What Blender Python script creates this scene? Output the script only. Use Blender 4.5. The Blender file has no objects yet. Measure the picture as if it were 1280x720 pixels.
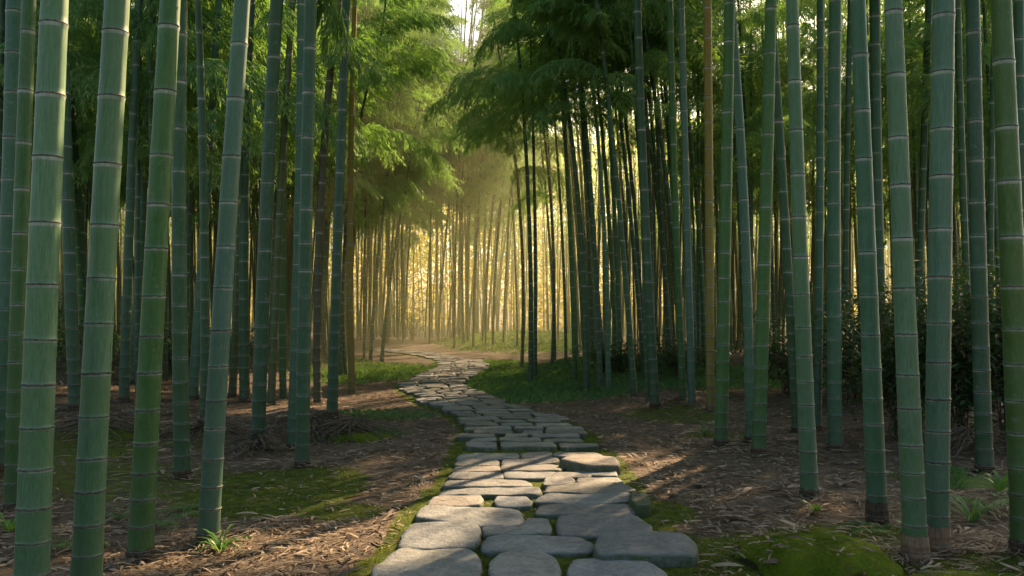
import bpy, math, random
from mathutils import Vector, Matrix, noise as mn

random.seed(7)
R = random.Random(11)
F, HX, HY, CH = 1100.0, 640.0, 388.0, 1.35      # focal length in photo pixels, principal column, horizon row, eye height
PI = math.pi
scene = bpy.context.scene
col = scene.collection

# ------------------------------------------------------------------ light direction
SUN_AZ, SUN_EL = math.radians(31), math.radians(33)
S = Vector((math.sin(SUN_AZ) * math.cos(SUN_EL), math.cos(SUN_AZ) * math.cos(SUN_EL), math.sin(SUN_EL)))

# ------------------------------------------------------------------ the path and the terrain
EDGE = [(790, 440, 880), (720, 470, 860), (690, 500, 866), (660, 514, 812), (640, 528, 795), (620, 552, 792), (600, 563, 776), (585, 570, 772), (575, 575, 755),
        (568, 577, 752), (563, 577, 737), (554, 579, 733), (545.5, 586, 730), (536.6, 587, 714), (525.5, 569, 697), (519, 562, 672), (508, 530, 636),
        (499, 514, 612), (490, 503, 588), (481, 501, 579), (472, 521, 592), (463, 544, 609), (458, 549, 611),
        (452, 547, 600), (447, 527, 566), (443, 500, 541), (440, 474, 512), (437, 440, 470), (434.5, 400, 425)]
def flat(px, py):
    Y = CH * F / (py - HY)
    return (px - HX) / F * Y, Y
PATH = []
for y, l, r in EDGE:
    a = flat(l, y); b = flat(r, y)
    PATH.append((b[1], a[0], b[0]))               # Y, xl, xr
CEN = [((a + b) / 2, y) for y, a, b in PATH]
def path_edges(Y):
    if Y <= PATH[0][0]: return PATH[0][1], PATH[0][2]
    for (y0, a0, b0), (y1, a1, b1) in zip(PATH, PATH[1:]):
        if y0 <= Y <= y1:
            t = (Y - y0) / (y1 - y0)
            return a0 + (a1 - a0) * t, b0 + (b1 - b0) * t
    return PATH[-1][1], PATH[-1][2]
def path_dist(x, y):
    best = 1e9
    for (ax, ay), (bx, by) in zip(CEN, CEN[1:]):
        dx, dy = bx - ax, by - ay
        t = max(0, min(1, ((x - ax) * dx + (y - ay) * dy) / (dx * dx + dy * dy)))
        d = (x - ax - dx * t) ** 2 + (y - ay - dy * t) ** 2
        if d < best: best = d
    return math.sqrt(best)
def sstep(a, b, x):
    t = max(0, min(1, (x - a) / (b - a))); return t * t * (3 - 2 * t)
def gauss(x, y, cx, cy, sx, sy, rot=0):
    c, s = math.cos(rot), math.sin(rot)
    dx, dy = x - cx, y - cy
    u, v = dx * c + dy * s, -dx * s + dy * c
    return math.exp(-(u * u / (sx * sx) + v * v / (sy * sy)))
def height(x, y):
    pd = path_dist(x, y) if -14 < x < 14 and 0 < y < 46 else 6
    m = sstep(0.75, 2.6, pd)
    h = 0.0
    h += 0.34 * gauss(x, y, 3.3, 19.5, 3.2, 4.5)
    h += 0.45 * gauss(x, y, 0.6, 36, 3.5, 4.5)
    h += 0.16 * gauss(x, y, -2.35, 10.35, 0.95, 0.33, -0.25)
    h += 0.12 * gauss(x, y, -3.7, 9.2, 0.9, 0.5, 0.2)
    h += 0.10 * gauss(x, y, 2.6, 12.5, 1.6, 0.7, 0.3)
    h += 0.16 * sstep(2.5, 7.0, abs(x)) * sstep(4, 9, y)
    h += 0.10 * mn.noise(Vector((x * 0.35, y * 0.35, 1.3)))
    h += 0.035 * mn.noise(Vector((x * 1.5, y * 1.5, 4.3))) * (1 if y < 25 else 0)
    far = sstep(50, 120, math.hypot(x, y))
    h += far * 2.5 * (0.5 + mn.noise(Vector((x * 0.02, y * 0.02, 0))))
    return h * m + 0.016 * (1 - m)
def hit(px, py):
    dx, dz = (px - HX) / F, (HY - py) / F
    if dz >= -0.004: dz = -0.004
    Y = CH / -dz
    lo = 1.0; y = 1.5
    step = 0.05
    while y < Y * 1.3:
        if CH + dz * y < height(dx * y, y): break
        y += step * (1 + y * 0.05)
    lo, hi = y - step * (1 + y * 0.05), y
    for _ in range(12):
        m = (lo + hi) / 2
        if CH + dz * m < height(dx * m, m): hi = m
        else: lo = m
    return Vector((dx * hi, hi, height(dx * hi, hi)))

# ------------------------------------------------------------------ tags and mesh helper
def tag(o, label=None, cat=None, group=None, kind=None):
    if label: o['label'] = label
    if cat: o['category'] = cat
    if group: o['group'] = group
    if kind: o['kind'] = kind
    return o
def empty(name, loc):
    o = bpy.data.objects.new(name, None); col.objects.link(o)
    o.location = loc; o.empty_display_size = 0.1
    return o
class MB:
    def __init__(s): s.v = []; s.f = []; s.uv = None; s.m = []
    def add(s, vs, fs):
        n = len(s.v); s.v += [tuple(p) for p in vs]; s.f += [tuple(i + n for i in f) for f in fs]
    def tube(s, pts, radii, n=6, cap=True):
        pts = [Vector(p) for p in pts]; base = len(s.v)
        up = Vector((0, 0, 1))
        for i, p in enumerate(pts):
            d = (pts[min(i + 1, len(pts) - 1)] - pts[max(i - 1, 0)])
            d = d.normalized() if d.length > 1e-9 else up
            a = d.cross(up) if abs(d.z) < 0.95 else d.cross(Vector((1, 0, 0)))
            a.normalize(); b = d.cross(a)
            for k in range(n):
                t = 2 * PI * k / n
                q = p + (a * math.cos(t) + b * math.sin(t)) * radii[i]
                s.v.append(tuple(q))
        for i in range(len(pts) - 1):
            for k in range(n):
                s.f.append((base + i * n + k, base + i * n + (k + 1) % n, base + (i + 1) * n + (k + 1) % n, base + (i + 1) * n + k))
        if cap:
            s.f.append(tuple(base + (len(pts) - 1) * n + k for k in range(n)))
            s.f.append(tuple(base + k for k in reversed(range(n))))
    def mesh(s, name, mat, smooth=True):
        me = bpy.data.meshes.new(name); me.from_pydata(s.v, [], s.f); me.update()
        if mat: me.materials.append(mat)
        if smooth: me.polygons.foreach_set('use_smooth', [True] * len(me.polygons))
        return me
    def build(s, name, mat, parent=None, smooth=True):
        return put(name, s.mesh(name, mat, smooth), parent)
def put(name, me, parent=None):
    o = bpy.data.objects.new(name, me); col.objects.link(o)
    if parent: o.parent = parent
    return o

# ------------------------------------------------------------------ materials
def mat(name):
    m = bpy.data.materials.new(name); m.use_nodes = True
    nt = m.node_tree; nt.nodes.clear()
    out = nt.nodes.new('ShaderNodeOutputMaterial')
    return m, nt, out
def N(nt, t, **kw):
    n = nt.nodes.new(t)
    for k, v in kw.items():
        if k in n.inputs.keys(): n.inputs[k].default_value = v
        else: setattr(n, k, v)
    return n
def L(nt, a, b): nt.links.new(a, b)
def ramp(nt, fac, stops):
    r = nt.nodes.new('ShaderNodeValToRGB'); e = r.color_ramp.elements
    while len(e) < len(stops): e.new(0.5)
    for i, (p, c) in enumerate(stops):
        e[i].position = p; e[i].color = (c[0], c[1], c[2], 1) if not isinstance(c, float) else (c, c, c, 1)
    L(nt, fac, r.inputs['Fac']); return r.outputs['Color']
def mix(nt, fac, a, b, mode='MIX'):
    n = nt.nodes.new('ShaderNodeMix'); n.data_type = 'RGBA'; n.blend_type = mode
    for sock, v in ((n.inputs[0], fac), (n.inputs[6], a), (n.inputs[7], b)):
        if isinstance(v, bpy.types.NodeSocket): L(nt, v, sock)
        elif isinstance(v, (int, float)): sock.default_value = v
        else: sock.default_value = (v[0], v[1], v[2], 1)
    return n.outputs[2]
def mth(nt, op, a, b=0.0, c=0.0):
    n = nt.nodes.new('ShaderNodeMath'); n.operation = op
    for i, v in enumerate((a, b, c)):
        if isinstance(v, bpy.types.NodeSocket): L(nt, v, n.inputs[i])
        else: n.inputs[i].default_value = v
    return n.outputs[0]
def noi(nt, vec, scale, detail=4, rough=0.6, dist=0.0):
    n = N(nt, 'ShaderNodeTexNoise', Scale=scale, Detail=detail, Roughness=rough, Distortion=dist)
    if vec: L(nt, vec, n.inputs['Vector'])
    return n.outputs['Fac']
def bump(nt, h, strength, dist=0.01):
    b = N(nt, 'ShaderNodeBump', Strength=strength, Distance=dist); L(nt, h, b.inputs['Height']); return b.outputs['Normal']

def mat_culm():
    m, nt, out = mat('bamboo_skin')
    oi = N(nt, 'ShaderNodeObjectInfo'); uv = N(nt, 'ShaderNodeUVMap'); tc = N(nt, 'ShaderNodeTexCoord')
    sep = N(nt, 'ShaderNodeSeparateXYZ'); L(nt, uv.outputs[0], sep.inputs[0])
    ph = mth(nt, 'FRACT', sep.outputs[1])
    ix = mth(nt, 'FLOOR', sep.outputs[1])
    # long grain streaks
    cmb = N(nt, 'ShaderNodeCombineXYZ')
    L(nt, mth(nt, 'MULTIPLY', sep.outputs[0], 20.0), cmb.inputs[0]); L(nt, mth(nt, 'MULTIPLY', sep.outputs[1], 0.9), cmb.inputs[1])
    L(nt, mth(nt, 'MULTIPLY', oi.outputs['Random'], 40.0), cmb.inputs[2])
    streak = noi(nt, cmb.outputs[0], 3.0, 6, 0.65)
    cmb2 = N(nt, 'ShaderNodeCombineXYZ')
    L(nt, mth(nt, 'MULTIPLY', sep.outputs[0], 1.6), cmb2.inputs[0]); L(nt, mth(nt, 'MULTIPLY', sep.outputs[1], 0.5), cmb2.inputs[1])
    L(nt, mth(nt, 'MULTIPLY', oi.outputs['Random'], 90.0), cmb2.inputs[2])
    blotch = noi(nt, cmb2.outputs[0], 2.2, 5, 0.6)
    spk = noi(nt, tc.outputs['Object'], 70, 3, 0.7)
    wn = N(nt, 'ShaderNodeTexWhiteNoise', noise_dimensions='2D')
    c3 = N(nt, 'ShaderNodeCombineXYZ'); L(nt, ix, c3.inputs[0]); L(nt, oi.outputs['Random'], c3.inputs[1]); L(nt, c3.outputs[0], wn.inputs['Vector'])
    base = oi.outputs['Color']
    dark = mix(nt, 1.0, base, (0.50, 0.60, 0.45), 'MULTIPLY')
    c = mix(nt, ramp(nt, streak, [(0.38, 0.0), (0.62, 1.0)]), dark, base)
    wax = mix(nt, 0.55, base, (0.21, 0.255, 0.20))
    c = mix(nt, mth(nt, 'MULTIPLY', ramp(nt, blotch, [(0.45, 0.0), (0.72, 1.0)]), 0.42), c, wax)
    c = mix(nt, mth(nt, 'MULTIPLY', wn.outputs['Value'], 0.55), c, mix(nt, 1.0, base, (0.85, 0.78, 0.52), 'MULTIPLY'))
    c = mix(nt, mth(nt, 'MULTIPLY', ramp(nt, spk, [(0.62, 0.0), (0.7, 1.0)]), 0.25), c, (0.24, 0.27, 0.21))
    c5 = N(nt, 'ShaderNodeCombineXYZ')
    L(nt, mth(nt, 'MULTIPLY', sep.outputs[0], 34.0), c5.inputs[0]); L(nt, mth(nt, 'MULTIPLY', sep.outputs[1], 3.2), c5.inputs[1]); L(nt, mth(nt, 'MULTIPLY', oi.outputs['Random'], 17.0), c5.inputs[2])
    scr = noi(nt, c5.outputs[0], 2.0, 3, 0.5)
    c = mix(nt, mth(nt, 'MULTIPLY', ramp(nt, scr, [(0.66, 0.0), (0.71, 1.0)]), 0.45), c, (0.22, 0.24, 0.17))
    c = mix(nt, mth(nt, 'MULTIPLY', ramp(nt, scr, [(0.27, 1.0), (0.33, 0.0)]), 0.45), c, (0.03, 0.055, 0.02))
    lic = noi(nt, tc.outputs['Object'], 16, 6, 0.75, 0.6)
    c = mix(nt, mth(nt, 'MULTIPLY', ramp(nt, lic, [(0.61, 0.0), (0.67, 1.0)]), 0.5), c, (0.19, 0.22, 0.16))
    # fresh bloom just under and over each node
    bl = ramp(nt, ph, [(0.0, 0.55), (0.03, 0.12), (0.10, 0.0), (0.80, 0.0), (0.925, 0.10), (0.945, 0.9), (0.98, 1.0)])
    bl = mth(nt, 'MULTIPLY', bl, mth(nt, 'MULTIPLY', mth(nt, 'ADD', 0.15, mth(nt, 'MULTIPLY', streak, 1.1)), ramp(nt, noi(nt, tc.outputs['Object'], 9, 3, 0.6), [(0.35, 0.25), (0.6, 1.0)])))
    c = mix(nt, bl, c, (0.44, 0.48, 0.44))
    line = ramp(nt, ph, [(0.0, 1.0), (0.012, 1.0), (0.016, 0.0), (0.984, 0.0), (0.988, 1.0)])
    c = mix(nt, mth(nt, 'MULTIPLY', line, 0.85), c, (0.03, 0.028, 0.02))
    # darker green towards the soil
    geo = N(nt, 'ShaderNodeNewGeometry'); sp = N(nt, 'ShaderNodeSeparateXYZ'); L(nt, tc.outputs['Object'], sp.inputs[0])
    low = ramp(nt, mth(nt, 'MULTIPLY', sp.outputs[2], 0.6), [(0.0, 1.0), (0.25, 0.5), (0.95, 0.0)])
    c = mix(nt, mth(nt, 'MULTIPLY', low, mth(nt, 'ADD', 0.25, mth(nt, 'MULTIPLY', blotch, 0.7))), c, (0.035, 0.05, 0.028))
    p = N(nt, 'ShaderNodeBsdfPrincipled'); L(nt, c, p.inputs['Base Color'])
    p.inputs['Specular IOR Level'].default_value = 0.42
    L(nt, ramp(nt, blotch, [(0.3, 0.36), (0.75, 0.62)]), p.inputs['Roughness'])
    p.inputs['Sheen Weight'].default_value = 0.2; p.inputs['Sheen Roughness'].default_value = 0.25
    p.inputs['Sheen Tint'].default_value = (0.7, 0.85, 0.8, 1)
    L(nt, bump(nt, streak, 0.25, 0.002), p.inputs['Normal'])
    L(nt, p.outputs[0], out.inputs[0]); return m

def mat_simple(name, c1, c2, scale=30, rough=0.7, bs=0.5, bd=0.004, coord='Object', stretch=None, spec=0.3, rnd=0.0):
    m, nt, out = mat(name)
    tc = N(nt, 'ShaderNodeTexCoord'); v = tc.outputs[coord]
    if stretch:
        mp = N(nt, 'ShaderNodeMapping'); mp.inputs['Scale'].default_value = stretch; L(nt, v, mp.inputs[0]); v = mp.outputs[0]
    f = noi(nt, v, scale, 6, 0.65)
    c = mix(nt, ramp(nt, f, [(0.35, 0.0), (0.68, 1.0)]), c1, c2)
    if rnd:
        oi = N(nt, 'ShaderNodeObjectInfo')
        hs = N(nt, 'ShaderNodeHueSaturation'); L(nt, c, hs.inputs['Color'])
        L(nt, mth(nt, 'ADD', 1 - rnd / 2, mth(nt, 'MULTIPLY', oi.outputs['Random'], rnd)), hs.inputs['Value']); c = hs.outputs[0]
    p = N(nt, 'ShaderNodeBsdfPrincipled'); L(nt, c, p.inputs['Base Color']); p.inputs['Roughness'].default_value = rough
    p.inputs['Specular IOR Level'].default_value = spec
    L(nt, bump(nt, f, bs, bd), p.inputs['Normal']); L(nt, p.outputs[0], out.inputs[0]); return m

def mat_leaf(name, a, b, trans, tw=0.5, rough=0.55, vscale=0.6):
    """thin leaves: reflecting from the lit side, glowing through from the far side"""
    m, nt, out = mat(name)
    tc = N(nt, 'ShaderNodeNewGeometry'); oi = N(nt, 'ShaderNodeObjectInfo')
    f = noi(nt, tc.outputs['Position'], vscale, 3, 0.6); g = tc.outputs['Random Per Island']
    k = mth(nt, 'ADD', mth(nt, 'MULTIPLY', f, 0.6), mth(nt, 'MULTIPLY', g, 0.4))
    k = mth(nt, 'ADD', k, mth(nt, 'MULTIPLY', mth(nt, 'SUBTRACT', oi.outputs['Random'], 0.5), 0.35))
    c = mix(nt, ramp(nt, k, [(0.3, 0.0), (0.75, 1.0)]), a, b)
    t = mix(nt, ramp(nt, k, [(0.3, 0.0), (0.75, 1.0)]), trans, (trans[0] * 1.35, trans[1] * 1.25, trans[2]))
    p = N(nt, 'ShaderNodeBsdfPrincipled'); L(nt, c, p.inputs['Base Color']); p.inputs['Roughness'].default_value = rough
    p.inputs['Specular IOR Level'].default_value = 0.35
    tr = N(nt, 'ShaderNodeBsdfTranslucent'); L(nt, t, tr.inputs['Color'])
    ms = N(nt, 'ShaderNodeMixShader'); ms.inputs[0].default_value = tw
    L(nt, p.outputs[0], ms.inputs[1]); L(nt, tr.outputs[0], ms.inputs[2]); L(nt, ms.outputs[0], out.inputs[0])
    return m

def mat_ground():
    m, nt, out = mat('forest_soil')
    at = N(nt, 'ShaderNodeAttribute', attribute_name='cover'); sp = N(nt, 'ShaderNodeSeparateColor'); L(nt, at.outputs['Color'], sp.inputs[0])
    tc = N(nt, 'ShaderNodeTexCoord'); v = tc.outputs['Object']
    n1 = noi(nt, v, 1.1, 5, 0.6); n2 = noi(nt, v, 9, 6, 0.7); n3 = noi(nt, v, 55, 5, 0.75)
    mp = N(nt, 'ShaderNodeMapping'); mp.inputs['Scale'].default_value = (30, 9, 9); mp.inputs['Rotation'].default_value = (0, 0, 0.5); L(nt, v, mp.inputs[0])
    n4 = noi(nt, mp.outputs[0], 3.0, 4, 0.7, 1.5)
    soil = mix(nt, ramp(nt, n1, [(0.3, 0.0), (0.7, 1.0)]), (0.118, 0.089, 0.061), (0.215, 0.166, 0.115))
    soil = mix(nt, ramp(nt, n2, [(0.35, 0.0), (0.65, 1.0)]), mix(nt, 1.0, soil, (0.5, 0.48, 0.45), 'MULTIPLY'), soil)
    chips = ramp(nt, n4, [(0.56, 0.0), (0.66, 1.0)])
    soil = mix(nt, mth(nt, 'MULTIPLY', chips, 0.55), soil, (0.33, 0.25, 0.175))
    soil = mix(nt, mth(nt, 'MULTIPLY', ramp(nt, n3, [(0.6, 0.0), (0.72, 1.0)]), 0.5), soil, (0.28, 0.22, 0.16))
    moss = mix(nt, ramp(nt, n2, [(0.3, 0.0), (0.7, 1.0)]), (0.045, 0.068, 0.008), (0.150, 0.195, 0.018))
    moss = mix(nt, ramp(nt, n3, [(0.3, 0.0), (0.7, 1.0)]), mix(nt, 1.0, moss, (0.6, 0.6, 0.6), 'MULTIPLY'), moss)
    grass = mix(nt, ramp(nt, n2, [(0.3, 0.0), (0.7, 1.0)]), (0.060, 0.115, 0.025), (0.14, 0.22, 0.05))
    edge = mth(nt, 'ADD', mth(nt, 'MULTIPLY', n2, 0.7), mth(nt, 'MULTIPLY', n3, 0.3))
    def mask(ch):
        return ramp(nt, mth(nt, 'ADD', mth(nt, 'SUBTRACT', ch, 0.5), edge), [(0.42, 0.0), (0.60, 1.0)])
    c = mix(nt, mask(sp.outputs[0]), soil, moss)
    c = mix(nt, mask(sp.outputs[1]), c, grass)
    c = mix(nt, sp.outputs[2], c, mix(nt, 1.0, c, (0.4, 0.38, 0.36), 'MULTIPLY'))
    p = N(nt, 'ShaderNodeBsdfPrincipled'); L(nt, c, p.inputs['Base Color']); p.inputs['Roughness'].default_value = 0.95
    p.inputs['Specular IOR Level'].default_value = 0.15
    hh = mth(nt, 'ADD', mth(nt, 'MULTIPLY', n2, 0.6), mth(nt, 'MULTIPLY', n3, 0.4))
    L(nt, bump(nt, hh, 0.9, 0.05), p.inputs['Normal']); L(nt, p.outputs[0], out.inputs[0]); return m

def mat_stone():
    m, nt, out = mat('worn_stone')
    oi = N(nt, 'ShaderNodeObjectInfo'); tc = N(nt, 'ShaderNodeTexCoord'); geo = N(nt, 'ShaderNodeNewGeometry')
    v = geo.outputs['Position']
    n1 = noi(nt, v, 3.5, 6, 0.65); n2 = noi(nt, v, 28, 6, 0.7); n3 = noi(nt, v, 140, 3, 0.7)
    c = mix(nt, ramp(nt, n1, [(0.3, 0.0), (0.7, 1.0)]), (0.125, 0.132, 0.128), (0.235, 0.238, 0.226))
    c = mix(nt, ramp(nt, n2, [(0.3, 0.0), (0.62, 1.0)]), mix(nt, 1.0, c, (0.66, 0.68, 0.66), 'MULTIPLY'), c)
    c = mix(nt, mth(nt, 'MULTIPLY', ramp(nt, n3, [(0.55, 0.0), (0.75, 1.0)]), 0.30), c, (0.30, 0.30, 0.28))
    n5 = noi(nt, v, 7.5, 7, 0.72, 0.8)
    c = mix(nt, mth(nt, 'MULTIPLY', ramp(nt, n5, [(0.52, 0.0), (0.62, 1.0)]), 0.45), c, (0.085, 0.080, 0.062))
    c = mix(nt, mth(nt, 'MULTIPLY', ramp(nt, n5, [(0.34, 1.0), (0.42, 0.0)]), 0.30), c, (0.34, 0.34, 0.32))
    hs = N(nt, 'ShaderNodeHueSaturation'); L(nt, c, hs.inputs['Color'])
    L(nt, mth(nt, 'ADD', 0.70, mth(nt, 'MULTIPLY', oi.outputs['Random'], 0.60)), hs.inputs['Value']); c = hs.outputs[0]
    c = mix(nt, 1.0, c, oi.outputs['Color'], 'MULTIPLY')
    sx = N(nt, 'ShaderNodeSeparateXYZ'); L(nt, geo.outputs['Normal'], sx.inputs[0])
    sz = N(nt, 'ShaderNodeSeparateXYZ'); L(nt, v, sz.inputs[0])
    side = ramp(nt, sx.outputs[2], [(0.35, 1.0), (0.88, 0.0)])
    mm = mth(nt, 'MULTIPLY', side, ramp(nt, n2, [(0.36, 0.25), (0.56, 1.0)]))
    lich = mth(nt, 'MULTIPLY', ramp(nt, n1, [(0.60, 0.0), (0.72, 1.0)]), 0.22)
    c = mix(nt, mth(nt, 'MAXIMUM', mth(nt, 'MULTIPLY', mm, 0.9), lich), c, mix(nt, n2, (0.016, 0.028, 0.008), (0.055, 0.085, 0.016)))
    p = N(nt, 'ShaderNodeBsdfPrincipled'); L(nt, c, p.inputs['Base Color']); p.inputs['Roughness'].default_value = 0.72
    p.inputs['Specular IOR Level'].default_value = 0.35
    hh = mth(nt, 'ADD', mth(nt, 'MULTIPLY', n1, 1.0), mth(nt, 'ADD', mth(nt, 'MULTIPLY', n2, 0.35), mth(nt, 'MULTIPLY', n3, 0.10)))
    L(nt, bump(nt, hh, 0.75, 0.03), p.inputs['Normal']); L(nt, p.outputs[0], out.inputs[0]); return m

M_CULM = mat_culm()
M_RING = mat_simple('node_ridge', (0.035, 0.028, 0.020), (0.15, 0.14, 0.115), 60, 0.7, rnd=0.3)
M_FOOT = mat_simple('brown_internode', (0.030, 0.022, 0.015), (0.105, 0.070, 0.042), 14, 0.85, 0.8, 0.01, stretch=(6, 6, 0.8))
M_FOOT_TAN = mat_simple('tan_internode', (0.12, 0.075, 0.045), (0.25, 0.17, 0.105), 14, 0.85, 0.8, 0.01, stretch=(6, 6, 0.8))
M_LEAF = mat_leaf('bamboo_leaf', (0.135, 0.270, 0.090), (0.250, 0.420, 0.160), (0.19, 0.36, 0.060), 0.50)
M_SHRUB = mat_leaf('shrub_leaf', (0.022, 0.055, 0.022), (0.060, 0.120, 0.048), (0.09, 0.17, 0.03), 0.35, 0.4)
M_BLADE = mat_leaf('grass_blade', (0.065, 0.145, 0.045), (0.15, 0.27, 0.09), (0.12, 0.22, 0.03), 0.35, 0.5)
M_TUFT = mat_leaf('fresh_blade', (0.06, 0.17, 0.03), (0.13, 0.28, 0.06), (0.14, 0.28, 0.03), 0.4, 0.4)
M_LITTER = mat_leaf('dry_leaf', (0.105, 0.078, 0.053), (0.48, 0.385, 0.27), (0.20, 0.12, 0.05), 0.2, 0.8, 2.0)
M_TWIG = mat_simple('dead_wood', (0.050, 0.036, 0.026), (0.19, 0.145, 0.10), 25, 0.85, 0.7, 0.004)
M_GROUND = mat_ground(); M_STONE = mat_stone()

# ------------------------------------------------------------------ ground sheet
GREEN = []   # (x, y, rx, ry, channel, strength)
def patch(px, py, wx, ch, s=1.0, ry=None):
    p = hit(px, py); GREEN.append((p.x, p.y, wx, ry or wx, ch, s))
patch(345, 612, 0.72, 0, 1.0, 1.0); patch(430, 640, 0.35, 0, 0.7, 0.3)
patch(1020, 700, 0.9, 0, 0.9, 0.6); patch(1220, 715, 0.7, 0, 0.9, 0.4); patch(1200, 600, 0.5, 1, .6, .5); patch(1050, 665, .5, 0, .7, .3)
patch(820, 640, .3, 0, .8, .4); patch(840, 520, 0.9, 0, 0.55, 0.8); patch(900, 545, 0.5, 0, 0.6, 0.4); patch(1000, 560, 0.5, 0, 0.4, 0.5)
patch(640, 480, 1.5, 1, 1.1, 3.2); patch(700, 475, 1.7, 1, 1.1, 3.0); patch(600, 458, 1.2, 1, 0.85, 2.5); patch(770, 470, 2.0, 1, .8, 2.2)
patch(460, 465, 1.6, 1, 0.62, 3.0); patch(390, 455, 2.0, 1, 0.35, 3.0); patch(470, 520, 0.9, 1, .45, 0.7); patch(440, 545, .6, 1, .6, .35)
patch(150, 600, 1.5, 0, .55, 1.0); patch(60, 560, 1.2, 0, .6, 1.2); patch(200, 545, 1.2, 0, 0.5, 0.8); patch(660, 418, 4, 1, .5, 8)
patch(950, 470, 1.6, 1, .7, 2.0); patch(850, 470, 1.5, 1, .8, 1.8)
def cover(x, y):
    pd = path_dist(x, y) if -14 < x < 14 and 2 < y < 40 else 9
    g = [0.0, 0.0, 0.0]
    e0, e1 = path_edges(y)
    inside = e0 - 0.12 < x < e1 + 0.12
    g[0] = 0.95 if inside else 0.50 * math.exp(-((min(abs(x - e0), abs(x - e1))) / 0.22) ** 2)
    if y > 30: g[0] *= 0.3
    for cx, cy, rx, ry, ch, s in GREEN:
        d = math.hypot((x - cx) / rx, (y - cy) / ry)
        if d < 1.6: g[ch] = max(g[ch], s * (1 - sstep(0.55, 1.4, d)))
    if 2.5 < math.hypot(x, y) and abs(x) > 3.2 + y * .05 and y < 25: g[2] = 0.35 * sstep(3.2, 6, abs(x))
    g[2] = max(g[2], 0.9 * gauss(x, y, -2.3, 10.0, 0.9, 0.16, -0.25), .6 * gauss(x, y, -3.4, 9.6, .9, .4))  # shade under the earth banks, darkened into the ground colour
    return g
def axis(dense0, dense1, step, lim0, lim1, grow=1.16):
    a = []; x = dense0
    while x <= dense1: a.append(x); x += step
    s = step
    while a[-1] < lim1: s *= grow; a.append(a[-1] + s)
    s = step
    while a[0] > lim0: s *= grow; a.insert(0, a[0] - s)
    return a
xs = axis(-5.5, 5.5, 0.075, -260, 260); ys = []
y = 2.6
while y < 330:
    ys.append(y); y += max(0.06, 0.0105 * y) if y < 60 else (y * 0.06)
s = 0.08
while ys[0] > -60: s *= 1.25; ys.insert(0, ys[0] - s)
vv = []; cc = []
for y in ys:
    for x in xs:
        z = height(x, y)
        if 2 < y < 16 and abs(x) < 6:
            z += 0.010 * mn.noise(Vector((x * 6, y * 6, 9))) + 0.006 * mn.noise(Vector((x * 17, y * 17, 2)))
        vv.append((x, y, z)); cc.append(cover(x, y))
nx = len(xs)
ff = [(j * nx + i, j * nx + i + 1, (j + 1) * nx + i + 1, (j + 1) * nx + i) for j in range(len(ys) - 1) for i in range(nx - 1)]
me = bpy.data.meshes.new('ground'); me.from_pydata(vv, [], ff); me.materials.append(M_GROUND)
me.polygons.foreach_set('use_smooth', [True] * len(me.polygons))
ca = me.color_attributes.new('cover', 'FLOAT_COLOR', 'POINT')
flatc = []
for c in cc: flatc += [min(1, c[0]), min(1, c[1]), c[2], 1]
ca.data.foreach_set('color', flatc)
tag(put('ground', me), kind='structure')

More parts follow.
